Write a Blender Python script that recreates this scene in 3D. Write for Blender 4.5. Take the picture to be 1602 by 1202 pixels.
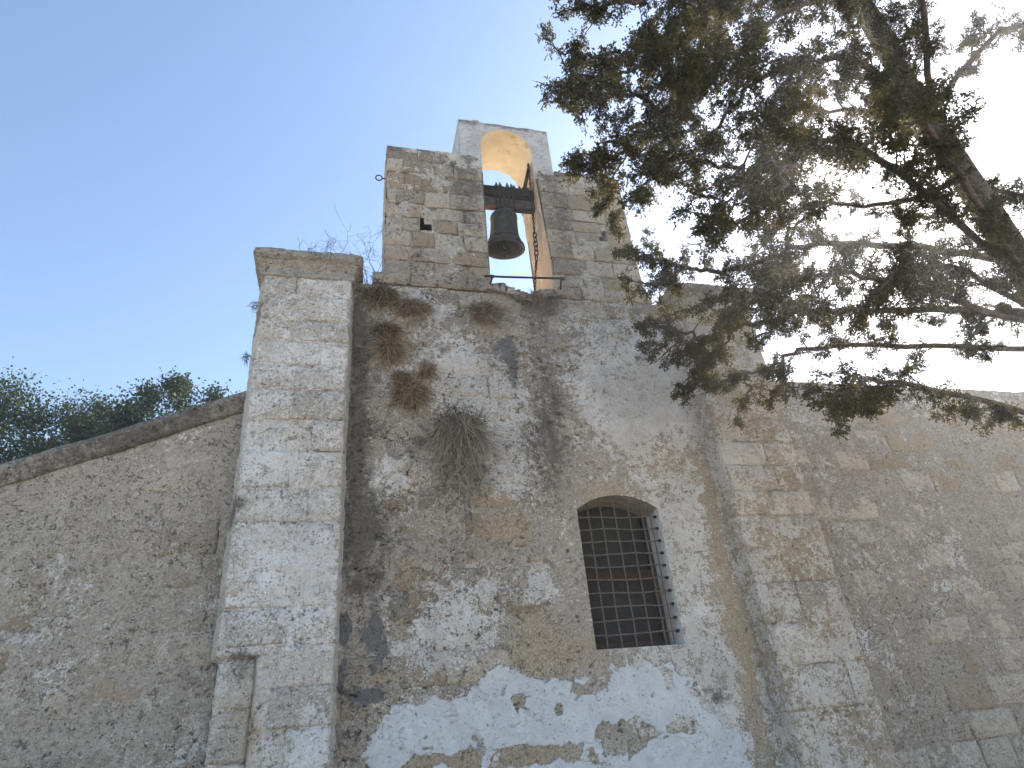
import bpy, bmesh, math, random
import numpy as np
from mathutils import Vector, Matrix

for _o in list(bpy.data.objects):
    bpy.data.objects.remove(_o, do_unlink=True)
scene = bpy.context.scene
col = scene.collection
RAD = math.radians

# ------------------------------------------------------------------ camera
cam_data = bpy.data.cameras.new('camera')
cam = bpy.data.objects.new('camera', cam_data)
col.objects.link(cam)
scene.camera = cam
# phone camera held 1.6 m above the ground, 6 m from the church wall, tilted up and slightly rolled
AX = Vector((0.97009776, -0.22658588, -0.08700105))     # camera right
AY = -Vector((0.03746951, 0.49396193, -0.8686758))      # camera up
AZ = -Vector((0.23980488, 0.83944056, 0.48768142))      # camera back
m = Matrix((AX, AY, AZ)).transposed().to_4x4()
m.translation = Vector((0.0, -6.0, 1.6))
cam.matrix_world = m
cam_data.sensor_fit = 'HORIZONTAL'
cam_data.sensor_width = 36.0
cam_data.lens = 992.0 / 1602.0 * 36.0
cam_data.clip_start = 0.05
cam_data.clip_end = 5000.0

# ------------------------------------------------------------------ light
SUN_EL, SUN_AZ = RAD(34.0), RAD(57.0)        # azimuth from +Y (behind the wall) towards +X
world = bpy.data.worlds.new('World')
scene.world = world
world.use_nodes = True
wn = world.node_tree
wn.nodes.clear()
w_out = wn.nodes.new('ShaderNodeOutputWorld')
w_bg = wn.nodes.new('ShaderNodeBackground')
w_sky = wn.nodes.new('ShaderNodeTexSky')
w_sky.sky_type = 'NISHITA'
w_sky.sun_disc = False
w_sky.sun_elevation = SUN_EL
w_sky.sun_rotation = SUN_AZ
w_sky.air_density = 1.0
w_sky.dust_density = 0.45
w_sky.ozone_density = 0.5
w_bg.inputs['Strength'].default_value = 0.10
wn.links.new(w_sky.outputs[0], w_bg.inputs[0])
wn.links.new(w_bg.outputs[0], w_out.inputs[0])

sun_data = bpy.data.lights.new('sun', 'SUN')
sun_data.energy = 5.0
sun_data.angle = RAD(0.53)
sun_data.color = (1.0, 0.94, 0.86)
sun = bpy.data.objects.new('sun', sun_data)
col.objects.link(sun)
sd = Vector((math.sin(SUN_AZ) * math.cos(SUN_EL), math.cos(SUN_AZ) * math.cos(SUN_EL), math.sin(SUN_EL)))
sun.rotation_euler = sd.to_track_quat('Z', 'Y').to_euler()
sun.location = sd * 60.0

scene.render.engine = 'CYCLES'
scene.view_settings.view_transform = 'Standard'
scene.view_settings.look = 'None'
scene.view_settings.gamma = 1.0
scene.view_settings.use_curve_mapping = False
scene.view_settings.exposure = 1.66
scene.cycles.max_bounces = 6
scene.cycles.diffuse_bounces = 4
scene.cycles.glossy_bounces = 2
scene.cycles.transmission_bounces = 3
scene.cycles.volume_bounces = 0

# ------------------------------------------------------------------ measured layout (metres)
WALL_BLOBS = [
    (-0.012, 5.844, 0.182, 0.543, 'd', 0.75),
    (0.027, 5.021, 0.199, 0.737, 'd', 0.62),
    (0.03, 4.145, 0.136, 0.57, 'd', 0.75),
    (0.089, 3.373, 0.176, 0.439, 'd', 0.6),
    (0.234, 2.818, 0.284, 0.226, 'd', 0.55),
    (0.186, 2.471, 0.219, 0.159, 'd', 0.3),
    (0.312, 3.43, 0.361, 0.382, 'd', 0.5),
    (2.134, 5.197, 0.281, 1.312, 'd', 0.52),
    (1.978, 4.312, 0.32, 0.713, 'd', 0.42),
    (0.624, 4.364, 0.264, 0.22, 'd', 0.4),
    (1.33, 3.876, 0.405, 0.427, 'd', 0.35),
    (0.947, 4.154, 0.402, 0.592, 'd', 0.45),
    (2.14, 6.296, 0.336, 0.262, 'd', 0.7),
    (0.567, 5.37, 0.427, 0.429, 'd', 0.3),
    (1.157, 3.165, 0.571, 0.313, 'd', 0.35),
    (3.428, 1.811, 0.173, 0.118, 'd', 0.75),
    (3.292, 1.557, 0.193, 0.128, 'd', 0.4),
    (2.689, 2.191, 0.392, 0.067, 'd', 0.3),
    (3.101, 2.251, 0.107, 0.068, 'd', 0.6),
    (1.178, 6.213, 0.634, 0.115, 'd', 0.35),
    (2.983, 6.288, 0.719, 0.082, 'd', 0.45),
    (0.057, 1.616, 0.13, 0.18, 'd', 0.4),
    (-0.005, 2.559, 0.07, 0.128, 'c', 1),
    (0.278, 2.544, 0.072, 0.129, 'c', 1),
    (0.329, 2.39, 0.049, 0.078, 'c', 1),
    (0.009, 2.203, 0.052, 0.12, 'c', 1),
    (0.202, 2.029, 0.147, 0.063, 'c', 1),
    (0.078, 1.739, 0.086, 0.046, 'c', 1),
    (0.926, 5.518, 0.294, 0.218, 'c', 0.45),
    (1.673, 5.563, 0.201, 0.364, 'c', 0.55),
    (1.73, 4.93, 0.104, 0.507, 'c', 0.4),
    (2.387, 5.652, 0.114, 0.186, 'c', 0.4),
    (1.687, 2.471, 0.247, 0.285, 'o', 0.8),
    (1.46, 3.422, 0.288, 0.143, 'o', 1.0),
    (1.705, 3.437, 0.06, 0.145, 'o', 0.9),
    (0.326, 2.167, 0.215, 0.09, 'o', 0.7),
    (1.807, 2.19, 0.553, 0.14, 'o', 0.65),
    (1.095, 2.105, 0.344, 0.103, 'o', 0.45),
    (0.549, 3.063, 0.154, 0.13, 'o', 0.8),
    (0.488, 2.533, 0.078, 0.119, 'o', 0.8),
    (3.897, 3.799, 0.127, 0.384, 'o', 0.55),
    (3.785, 3.025, 0.12, 0.41, 'o', 0.7),
    (3.767, 2.392, 0.143, 0.243, 'o', 0.9),
    (3.756, 1.927, 0.089, 0.282, 'o', 0.9),
    (3.739, 1.494, 0.079, 0.261, 'o', 0.7),
    (2.571, 3.803, 0.367, 0.1, 'o', 0.45),
    (2.203, 2.359, 0.254, 0.17, 'o', 0.4),
    (3.398, 4.177, 0.399, 0.317, 'o', 0.5),
    (2.809, 4.324, 0.624, 0.482, 'o', 0.3),
    (1.385, 1.475, 0.846, 0.102, 'o', 0.9),
    (0.848, 1.5, 0.318, 0.073, 'o', 0.6),
    (0.592, 1.846, 0.214, 0.067, 'o', 0.3),
    (2.381, 5.606, 0.097, 0.092, 'o', 0.6),
    (3.79, 6.334, 0.566, 0.127, 'o', 0.35),
    (1.342, 6.372, 0.32, 0.098, 'o', 0.4),
    (1.462, 4.761, 0.4, 0.49, 'w', 0.5),
    (1.608, 3.981, 0.207, 0.401, 'w', 0.55),
    (0.367, 3.978, 0.252, 0.24, 'w', 0.45),
    (0.428, 4.882, 0.162, 0.236, 'w', 0.5),
    (1.092, 5.149, 0.363, 0.511, 'w', 0.35),
    (0.883, 2.432, 0.525, 0.33, 'w', 0.5),
    (0.647, 6.168, 0.531, 0.131, 'w', 0.45),
    (0.939, 5.916, 0.226, 0.165, 'w', 0.3),
    (1.822, 2.84, 0.102, 0.132, 'w', 0.8),
    (2.977, 4.405, 0.474, 0.491, 'w', 0.3),
    (2.633, 6.239, 0.522, 0.101, 'w', -0.3),
    (1.472, 5.956, 0.156, 0.381, 'w', -0.2),
    (1.379, 2.799, 0.5, 0.298, 'w', 0.25),
    (0.123, 1.883, 0.154, 0.19, 'w', -0.3),
    (2.553, 5.13, 0.24, 0.353, 'w', 0.35),
    (3.167, 4.984, 0.584, 0.537, 'w', 0.35),
    (1.51, 1.914, 0.069, 0.06, 'n', 1),
    (1.825, 1.8, 0.041, 0.05, 'n', 1),
    (2.107, 1.932, 0.133, 0.062, 'n', 0.8),
    (2.502, 1.565, 0.292, 0.099, 'n', 1),
    (2.271, 1.458, 0.177, 0.125, 'n', 1),
    (3.018, 1.574, 0.101, 0.071, 'n', 1),
    (1.153, 1.935, 0.079, 0.04, 'n', 0.9),
    (2.943, 1.97, 0.058, 0.097, 'n', 0.8),
    (1.384, 1.465, 0.672, 0.074, 'n', 1.1),
    (1.123, 1.637, 0.109, 0.094, 'n', 0.4),
    (2.276, 2.026, 0.087, 0.117, 'n', 0.9),
    (0.64, 1.519, 0.135, 0.054, 'n', 0.7),
]
SMOOTH_BLOBS = [
    (2.836, 2.926, 1.15, 1.724, 's', 1.0),
    (2.809, 4.324, 0.704, 0.482, 's', 0.5),
    (3.923, 5.013, 0.526, 1.15, 's', 0.7),
    (3.732, 2.274, 0.427, 1.302, 's', 0.6),
]
WHITE_POLY = [
    (0.219, 1.094),
    (0.209, 1.514),
    (0.219, 1.737),
    (0.329, 1.904),
    (0.54, 1.946),
    (0.865, 1.961),
    (1.12, 2.053),
    (1.265, 2.234),
    (1.391, 2.2),
    (1.529, 2.102),
    (1.788, 2.027),
    (2.06, 2.03),
    (2.219, 2.056),
    (2.337, 1.942),
    (2.397, 2.11),
    (2.579, 2.125),
    (2.963, 2.09),
    (3.042, 2.002),
    (3.18, 1.965),
    (3.171, 1.723),
    (3.346, 1.683),
    (3.363, 1.577),
    (3.503, 1.488),
    (3.555, 1.33),
    (3.599, 1.152),
    (3.592, 0.728),
]
BUTTRESS_BLOBS = [
    (-0.894, 5.924, 0.127, 0.136, 'd', 0.45),
    (-1.065, 5.742, 0.087, 0.215, 'd', 0.75),
    (-0.565, 5.826, 0.261, 0.118, 'd', 0.4),
    (-0.494, 5.264, 0.125, 0.125, 'd', 0.3),
    (-0.69, 4.663, 0.177, 0.113, 'd', 0.45),
    (-0.337, 4.712, 0.182, 0.116, 'd', 0.3),
    (-0.997, 3.602, 0.105, 0.177, 'd', 0.85),
    (-0.814, 6.103, 0.393, 0.069, 'd', 0.35),
    (-0.799, 2.322, 0.142, 0.066, 'd', 0.9),  # shadow under the recess's top edge, painted as a dark blob
    (-0.424, 4.226, 0.292, 0.161, 'd', 0.3),
    (-0.216, 3.596, 0.225, 0.109, 'd', 0.15),
    (-0.312, 4.295, 0.296, 0.136, 'o', 0.25),
    (-0.806, 1.986, 0.11, 0.088, 'o', 0.6),
    (-0.797, 1.732, 0.179, 0.169, 'o', 0.5),
    (-0.654, 1.845, 0.046, 0.264, 'o', 0.6),
    (-0.471, 2.094, 0.143, 0.138, 'o', 0.25),
    (-0.156, 2.211, 0.059, 0.062, 'c', 1),
    (-0.119, 1.978, 0.039, 0.045, 'c', 0.6),
    (-0.747, 4.028, 0.223, 0.154, 'w', 0.4),
    (-0.596, 4.223, 0.523, 0.133, 'w', 0.2),
    (-0.648, 3.541, 0.325, 0.362, 'w', 0.3),
    (-0.392, 2.975, 0.423, 0.331, 'w', 0.35),
    (-0.724, 5.061, 0.304, 0.105, 'w', 0.3),
    (-0.209, 1.723, 0.189, 0.263, 'w', 0.5),
    (-0.279, 2.081, 0.194, 0.186, 'w', -0.2),
]
LIMBS = [
    (0.075, [(6.213, -2.506, 8.651), (4.988, -3.2, 9.101), (3.911, -3.2, 8.321), (3.368, -3.1, 7.746), (3.043, -3.0, 6.707), (2.905, -2.9, 6.489), (2.564, -2.8, 6.217), (2.269, -2.8, 5.993), (1.948, -2.7, 5.861), (1.615, -2.7, 5.619)]),
    (0.055, [(4.988, -3.2, 9.101), (3.553, -3.4, 7.595), (2.828, -3.4, 6.934), (2.409, -3.3, 6.58), (1.951, -3.2, 6.326), (1.582, -3.2, 6.23), (1.46, -3.1, 6.449)]),
    (0.022, [(2.905, -2.9, 6.489), (2.509, -2.9, 6.029), (2.252, -2.9, 5.496), (2.082, -2.9, 5.2), (1.913, -2.9, 5.033)]),
    (0.035, [(3.368, -3.1, 7.746), (2.468, -3.5, 6.852), (1.877, -3.6, 6.354), (1.547, -3.6, 6.209), (1.388, -3.6, 6.128)]),
    (0.03, [(2.564, -2.8, 6.217), (2.199, -3.0, 6.158), (1.812, -3.1, 5.935), (1.551, -3.1, 5.786)]),
    (0.026, [(2.828, -3.4, 6.934), (2.201, -3.6, 5.926), (1.748, -3.7, 5.403), (1.447, -3.7, 5.23), (1.349, -3.6, 5.362)]),
    (0.02, [(2.269, -2.8, 5.993), (1.947, -2.9, 5.501), (1.746, -2.9, 5.255), (1.575, -2.9, 5.316)]),
    (0.05, [(6.332, -2.453, 6.169), (4.437, -3.3, 6.619), (3.569, -3.4, 6.258), (3.063, -3.4, 6.05), (2.822, -3.3, 5.815), (2.531, -3.2, 5.365), (2.312, -3.2, 4.926)]),
    (0.03, [(3.569, -3.4, 6.258), (2.887, -3.5, 5.28), (2.542, -3.5, 4.764), (2.343, -3.4, 4.542), (2.118, -3.4, 4.398)]),
    (0.045, [(6.386, -2.438, 4.85), (3.841, -3.4, 5.3), (2.931, -3.6, 4.905), (2.53, -3.6, 4.48), (2.33, -3.5, 4.303), (2.19, -3.4, 4.245)]),
    (0.05, [(6.367, -2.443, 5.326), (5.322, -2.0, 5.776), (4.466, -1.9, 5.764), (3.517, -1.8, 5.412), (3.177, -1.7, 5.516), (2.916, -1.7, 5.594), (2.652, -1.7, 5.638), (2.453, -1.7, 5.583)]),
    (0.018, [(3.177, -1.7, 5.516), (2.906, -1.75, 5.351), (2.629, -1.8, 5.162), (2.422, -1.8, 5.187)]),
    (0.016, [(2.916, -1.7, 5.594), (2.788, -1.7, 5.703), (2.735, -1.7, 5.847)]),
    (0.016, [(3.342, -1.75, 5.443), (3.244, -1.8, 5.709), (3.099, -1.8, 5.692)]),
    (0.05, [(6.395, -2.436, 4.632), (5.184, -1.8, 5.082), (4.348, -1.7, 5.049), (3.782, -1.6, 4.945), (3.319, -1.5, 4.845), (2.984, -1.5, 4.874), (2.728, -1.5, 4.93), (2.583, -1.5, 4.934)]),
    (0.018, [(3.319, -1.5, 4.845), (2.945, -1.5, 4.711), (2.6, -1.5, 4.633)]),
    (0.018, [(3.587, -1.55, 4.905), (3.249, -1.5, 4.585), (2.993, -1.5, 4.363), (2.891, -1.5, 4.263)]),
    (0.04, [(6.409, -2.433, 4.265), (5.106, -1.7, 4.715), (4.289, -1.6, 4.692), (3.799, -1.6, 4.447), (3.464, -1.5, 4.384), (3.107, -1.5, 4.3)]),
    (0.014, [(3.572, -1.5, 4.404), (3.529, -1.5, 4.148), (3.334, -1.5, 3.938)]),
    (0.014, [(3.973, -1.6, 4.549), (3.859, -1.6, 4.275), (3.696, -1.6, 4.133)]),
    (0.04, [(6.401, -2.435, 4.475), (4.666, -2.4, 4.925), (3.718, -2.7, 4.66), (3.189, -2.7, 4.511), (2.821, -2.6, 4.399), (2.586, -2.5, 4.454)]),
    (0.04, [(6.309, -2.463, 6.655), (5.399, -2.6, 7.105), (4.744, -2.4, 7.33), (4.151, -2.4, 6.998), (3.67, -2.4, 6.658)]),
    (0.05, [(6.281, -2.475, 7.232), (4.814, -3.4, 7.682), (3.646, -3.6, 6.864), (3.116, -3.6, 6.431), (2.753, -3.6, 5.997)]),
    (0.045, [(6.318, -2.459, 6.462), (6.271, -1.6, 6.912), (5.556, -1.3, 7.109), (4.816, -1.3, 6.689), (4.34, -1.3, 6.139)]),
    (0.035, [(6.444, -2.424, 3.388), (4.297, -2.4, 3.838), (3.457, -2.7, 3.578), (3.063, -2.8, 3.31)]),
    (0.03, [(3.063, -3.4, 6.05), (2.557, -3.7, 5.717), (2.174, -3.8, 5.433), (1.932, -3.8, 5.205), (1.761, -3.8, 5.038)]),
    (0.025, [(2.542, -3.5, 4.764), (2.584, -3.2, 5.167), (2.41, -3.1, 5.319), (2.156, -3.1, 5.139)]),
    (0.03, [(4.744, -2.4, 7.33), (3.979, -2.6, 6.34), (3.54, -2.7, 5.648), (3.31, -2.7, 5.236)]),
    (0.03, [(5.556, -1.3, 7.109), (4.814, -1.6, 6.404), (4.089, -1.9, 5.594), (3.664, -2.0, 5.147), (3.362, -2.0, 5.044)]),
    (0.03, [(4.348, -1.7, 5.049), (3.871, -2.0, 4.941), (3.411, -2.2, 4.751), (3.112, -2.2, 4.59)]),
    (0.05, [(6.318, -2.459, 6.456), (7.522, -2.0, 6.906), (8.555, -1.9, 7.054), (9.31, -1.8, 6.695)]),
    (0.05, [(6.271, -2.479, 7.436), (6.68, -3.2, 7.886), (7.614, -3.3, 8.234), (8.162, -3.3, 7.898)]),
    (0.05, [(6.405, -2.434, 4.369), (5.97, -2.3, 4.819), (6.188, -2.5, 4.544), (6.373, -2.5, 4.136)]),
    (0.05, [(6.281, -2.474, 7.219), (4.98, -3.8, 7.669), (3.816, -4.2, 6.653), (2.944, -4.3, 5.806)]),
    (0.04, [(6.388, -2.438, 4.789), (3.859, -3.8, 5.239), (3.04, -4.1, 4.623), (2.667, -4.1, 4.279)]),
    (0.04, [(6.399, -2.435, 4.537), (4.84, -2.7, 4.987), (3.98, -3.0, 4.442), (3.518, -3.0, 4.044)]),
]
TRUNK = [
    (6.5, -2.4, -0.15),
    (6.46, -2.42, 3.0),
    (6.34, -2.45, 6.0),
    (6.22, -2.5, 8.5),
    (6.1, -2.6, 11.0),
    (6.0, -2.6, 13.0),
]


# ------------------------------------------------------------------ numeric helpers
rng = np.random.default_rng(7)
random.seed(7)

def _hash(ix, iy, seed):
    h = (ix.astype(np.int64) * 374761393 + iy.astype(np.int64) * 668265263 + seed * 982451653) & 0xFFFFFFFF
    h = ((h ^ (h >> 13)) * 1274126177) & 0xFFFFFFFF
    h = (h ^ (h >> 16)) & 0xFFFFFF
    return h.astype(np.float64) / 0xFFFFFF

def vnoise(x, y, seed=0):
    x = np.asarray(x, float); y = np.asarray(y, float)
    ix = np.floor(x); iy = np.floor(y)
    fx = x - ix; fy = y - iy
    fx = fx * fx * fx * (fx * (fx * 6 - 15) + 10); fy = fy * fy * fy * (fy * (fy * 6 - 15) + 10)
    a = _hash(ix, iy, seed); b = _hash(ix + 1, iy, seed)
    c = _hash(ix, iy + 1, seed); d = _hash(ix + 1, iy + 1, seed)
    return a + (b - a) * fx + (c - a) * fy + (a - b - c + d) * fx * fy

def fbm(x, y, s, octv=4, seed=0, gain=0.5):
    t = 0.0; amp = 1.0; tot = 0.0; f = s
    for k in range(octv):
        t = t + amp * vnoise(x * f + 17.3 * k, y * f - 9.1 * k, seed + k * 31)
        tot += amp; amp *= gain; f *= 2.03
    return t / tot

def sstep(a, b, v):
    t = np.clip((v - a) / (b - a), 0, 1)
    return t * t * (3 - 2 * t)

def poly_sd(x, z, poly):
    """signed distance, positive inside"""
    d = np.full(x.shape, 1e9); inside = np.zeros(x.shape, bool)
    n = len(poly)
    for i in range(n):
        ax, az = poly[i]; bx, bz = poly[(i + 1) % n]
        ex, ez = bx - ax, bz - az
        t = np.clip(((x - ax) * ex + (z - az) * ez) / (ex * ex + ez * ez + 1e-12), 0, 1)
        d = np.minimum(d, np.hypot(x - ax - t * ex, z - az - t * ez))
        cr = ((az > z) != (bz > z)) & (x < (bx - ax) * (z - az) / (bz - az + 1e-12) + ax)
        inside ^= cr
    return np.where(inside, d, -d)

def blob_sum(x, z, blobs, kind):
    t = np.zeros(np.shape(x))
    wx = x + 0.10 * (fbm(x, z, 3.5, 3, 91) - .5); wz = z + 0.10 * (fbm(x, z, 3.5, 3, 92) - .5)
    for bx, bz, rx, rz, k, s in blobs:
        if k != kind:
            continue
        r2 = ((wx - bx) / rx) ** 2 + ((wz - bz) / rz) ** 2
        t = t + s * np.exp(-r2 * 0.9)
    return t

# ------------------------------------------------------------------ object helpers
def tag(o, label=None, cat=None, group=None, kind=None):
    if label: o['label'] = label
    if cat: o['category'] = cat
    if group: o['group'] = group
    if kind: o['kind'] = kind
    return o

def empty(name, loc=(0, 0, 0)):
    o = bpy.data.objects.new(name, None)
    o.empty_display_size = 0.1
    o.location = loc
    col.objects.link(o)
    return o

def link(name, me, mat, parent=None, smooth=False):
    o = bpy.data.objects.new(name, me)
    col.objects.link(o)
    if mat is not None and not me.materials:
        me.materials.append(mat)
    if parent is not None:
        o.parent = parent
        o.matrix_parent_inverse = Matrix.Translation(parent_world(parent)).inverted()
    if smooth:
        me.polygons.foreach_set('use_smooth', np.ones(len(me.polygons), bool))
    return o

def parent_world(p):
    return p.location.copy() if p.type == 'EMPTY' else Vector((0, 0, 0))     # mesh parts sit at the world origin

def set_attr(me, name, arr):
    a = me.attributes.new(name, 'FLOAT_COLOR', 'POINT')
    a.data.foreach_set('color', np.asarray(arr, np.float32).ravel())

def grid_obj(name, P, mat, parent=None, keep=None, A=None, B=None, flip=False, smooth=True):
    """P: (nv, nu, 3) grid of points -> one mesh object"""
    nv, nu = P.shape[:2]
    idx = np.arange(nv * nu).reshape(nv, nu)
    q = np.stack([idx[:-1, :-1], idx[:-1, 1:], idx[1:, 1:], idx[1:, :-1]], -1)
    q = q[keep] if keep is not None else q.reshape(-1, 4)
    if flip:
        q = q[:, ::-1]
    used = np.unique(q)
    remap = np.full(nv * nu, -1); remap[used] = np.arange(len(used))
    q = remap[q]
    me = bpy.data.meshes.new(name)
    me.vertices.add(len(used)); me.vertices.foreach_set('co', P.reshape(-1, 3)[used].ravel())
    me.loops.add(q.size); me.loops.foreach_set('vertex_index', q.ravel().astype(np.int32))
    me.polygons.add(len(q)); me.polygons.foreach_set('loop_start', np.arange(0, q.size, 4, dtype=np.int32))
    me.update(calc_edges=True)
    if A is not None: set_attr(me, 'mA', A.reshape(-1, 4)[used])
    if B is not None: set_attr(me, 'mB', B.reshape(-1, 4)[used])
    return link(name, me, mat, parent, smooth)

def tri_obj(name, V, F, mat, parent=None, smooth=False):
    """V (n,3), F (m,3)"""
    me = bpy.data.meshes.new(name)
    V = np.asarray(V, np.float32); F = np.asarray(F, np.int32)
    k = F.shape[1]
    me.vertices.add(len(V)); me.vertices.foreach_set('co', V.ravel())
    me.loops.add(F.size); me.loops.foreach_set('vertex_index', F.ravel())
    me.polygons.add(len(F)); me.polygons.foreach_set('loop_start', np.arange(0, F.size, k, dtype=np.int32))
    me.update(calc_edges=True)
    return link(name, me, mat, parent, smooth)

def py_obj(name, V, F, mat, parent=None, smooth=False):
    me = bpy.data.meshes.new(name)
    me.from_pydata([tuple(map(float, v)) for v in V], [], F)
    me.update()
    return link(name, me, mat, parent, smooth)

def tube_geo(path, radii, n=8, cap=True):
    path = [Vector(p) for p in path]
    V, F = [], []
    prev = None
    for i, p in enumerate(path):
        if i == 0: d = path[1] - path[0]
        elif i == len(path) - 1: d = path[-1] - path[-2]
        else: d = (path[i + 1] - path[i - 1])
        d.normalize()
        if prev is None:
            ref = Vector((0, 0, 1)) if abs(d.z) < 0.9 else Vector((1, 0, 0))
            u = d.cross(ref).normalized()
        else:
            u = (prev - d * prev.dot(d)).normalized()
        prev = u
        w = d.cross(u)
        r = radii[i] if hasattr(radii, '__len__') else radii
        for k in range(n):
            a = 2 * math.pi * k / n
            V.append(p + (u * math.cos(a) + w * math.sin(a)) * r)
    for i in range(len(path) - 1):
        for k in range(n):
            F.append((i * n + k, i * n + (k + 1) % n, (i + 1) * n + (k + 1) % n, (i + 1) * n + k))
    if cap:
        F.append(tuple(range(n - 1, -1, -1)))
        F.append(tuple((len(path) - 1) * n + k for k in range(n)))
    return V, F

def tube(name, path, radii, mat, parent=None, n=8, smooth=True):
    V, F = tube_geo(path, radii, n)
    return py_obj(name, V, F, mat, parent, smooth)

def box_geo(x0, x1, y0, y1, z0, z1):
    V = [(x0, y0, z0), (x1, y0, z0), (x1, y1, z0), (x0, y1, z0), (x0, y0, z1), (x1, y0, z1), (x1, y1, z1), (x0, y1, z1)]
    F = [(0, 3, 2, 1), (4, 5, 6, 7), (0, 1, 5, 4), (1, 2, 6, 5), (2, 3, 7, 6), (3, 0, 4, 7)]
    return V, F

def bevel_box(name, x0, x1, y0, y1, z0, z1, mat, parent=None, bev=0.006, jit=0.0, seg=1):
    bm = bmesh.new()
    V, F = box_geo(x0, x1, y0, y1, z0, z1)
    vs = [bm.verts.new((v[0] + random.uniform(-jit, jit), v[1] + random.uniform(-jit, jit), v[2] + random.uniform(-jit, jit))) for v in V]
    for f in F: bm.faces.new([vs[i] for i in f])
    if bev > 0:
        bmesh.ops.bevel(bm, geom=bm.edges[:], offset=bev, segments=seg, affect='EDGES', profile=0.6)
    me = bpy.data.meshes.new(name); bm.to_mesh(me); bm.free()
    return link(name, me, mat, parent)

def lathe(name, prof, mat, parent, cx, cy, n=48):
    V, F = [], []
    for r, z in prof:
        for k in range(n):
            a = 2 * math.pi * k / n
            V.append((cx + r * math.cos(a), cy + r * math.sin(a), z))
    for i in range(len(prof) - 1):
        for k in range(n):
            F.append((i * n + k, i * n + (k + 1) % n, (i + 1) * n + (k + 1) % n, (i + 1) * n + k))
    return py_obj(name, V, F, mat, parent, True)

# ------------------------------------------------------------------ materials
class NT:
    def __init__(self, name):
        self.mat = bpy.data.materials.new(name); self.mat.use_nodes = True
        self.t = self.mat.node_tree; self.t.nodes.clear()
        self.out = self.t.nodes.new('ShaderNodeOutputMaterial')
        self.bsdf = self.t.nodes.new('ShaderNodeBsdfPrincipled')
        self.t.links.new(self.bsdf.outputs[0], self.out.inputs[0])
        self._pos = None
    def n(self, typ, **kw):
        nd = self.t.nodes.new(typ)
        for k, v in kw.items(): setattr(nd, k, v)
        return nd
    def set(self, sock, v):
        if hasattr(v, 'is_output'): self.t.links.new(v, sock)
        else: sock.default_value = v
    def pos(self):
        if self._pos is None: self._pos = self.n('ShaderNodeNewGeometry').outputs['Position']
        return self._pos
    def noise(self, scale, detail=4, rough=0.55, vec=None, dist=0.0, off=None):
        nd = self.n('ShaderNodeTexNoise')
        v = vec if vec is not None else self.pos()
        if off is not None:
            a = self.n('ShaderNodeVectorMath', operation='ADD'); self.set(a.inputs[0], v); a.inputs[1].default_value = off; v = a.outputs[0]
        self.set(nd.inputs['Vector'], v)
        nd.inputs['Scale'].default_value = scale; nd.inputs['Detail'].default_value = detail
        nd.inputs['Roughness'].default_value = rough; nd.inputs['Distortion'].default_value = dist
        return nd.outputs['Fac']
    def voro(self, scale, feature='F1', vec=None, rnd=1.0):
        nd = self.n('ShaderNodeTexVoronoi', feature=feature)
        self.set(nd.inputs['Vector'], vec if vec is not None else self.pos())
        nd.inputs['Scale'].default_value = scale
        nd.inputs['Randomness'].default_value = rnd
        return nd.outputs['Distance']
    def math(self, op, a, b=0.0, c=0.0, clamp=False):
        nd = self.n('ShaderNodeMath', operation=op, use_clamp=clamp)
        self.set(nd.inputs[0], a); self.set(nd.inputs[1], b)
        if len(nd.inputs) > 2: self.set(nd.inputs[2], c)
        return nd.outputs[0]
    def ramp(self, v, a, b, c=0.0, d=1.0):
        nd = self.n('ShaderNodeMapRange', interpolation_type='SMOOTHSTEP')
        self.set(nd.inputs[0], v); nd.inputs[1].default_value = a; nd.inputs[2].default_value = b
        nd.inputs[3].default_value = c; nd.inputs[4].default_value = d
        return nd.outputs[0]
    def mix(self, f, a, b, mode='MIX'):
        nd = self.n('ShaderNodeMix', data_type='RGBA', blend_type=mode)
        self.set(nd.inputs[0], f)
        for s, v in ((nd.inputs[6], a), (nd.inputs[7], b)):
            self.set(s, v if hasattr(v, 'is_output') else (v[0], v[1], v[2], 1.0))
        return nd.outputs[2]
    def attr(self, name):
        nd = self.n('ShaderNodeAttribute'); nd.attribute_name = name
        s = self.n('ShaderNodeSeparateColor'); self.t.links.new(nd.outputs['Color'], s.inputs[0])
        return s.outputs[0], s.outputs[1], s.outputs[2], nd.outputs['Alpha']
    def bump(self, h, dist=0.01, strength=1.0, prev=None):
        nd = self.n('ShaderNodeBump')
        nd.inputs['Strength'].default_value = strength; nd.inputs['Distance'].default_value = dist
        self.set(nd.inputs['Height'], h)
        if prev is not None: self.set(nd.inputs['Normal'], prev)
        return nd.outputs[0]
    def finish(self, colr, rough=0.9, normal=None, spec=0.2, metal=0.0):
        self.set(self.bsdf.inputs['Base Color'], colr if hasattr(colr, 'is_output') else (*colr, 1.0))
        self.set(self.bsdf.inputs['Roughness'], rough)
        self.bsdf.inputs['Specular IOR Level'].default_value = spec
        self.set(self.bsdf.inputs['Metallic'], metal)
        if normal is not None: self.set(self.bsdf.inputs['Normal'], normal)
        return self.mat

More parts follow.
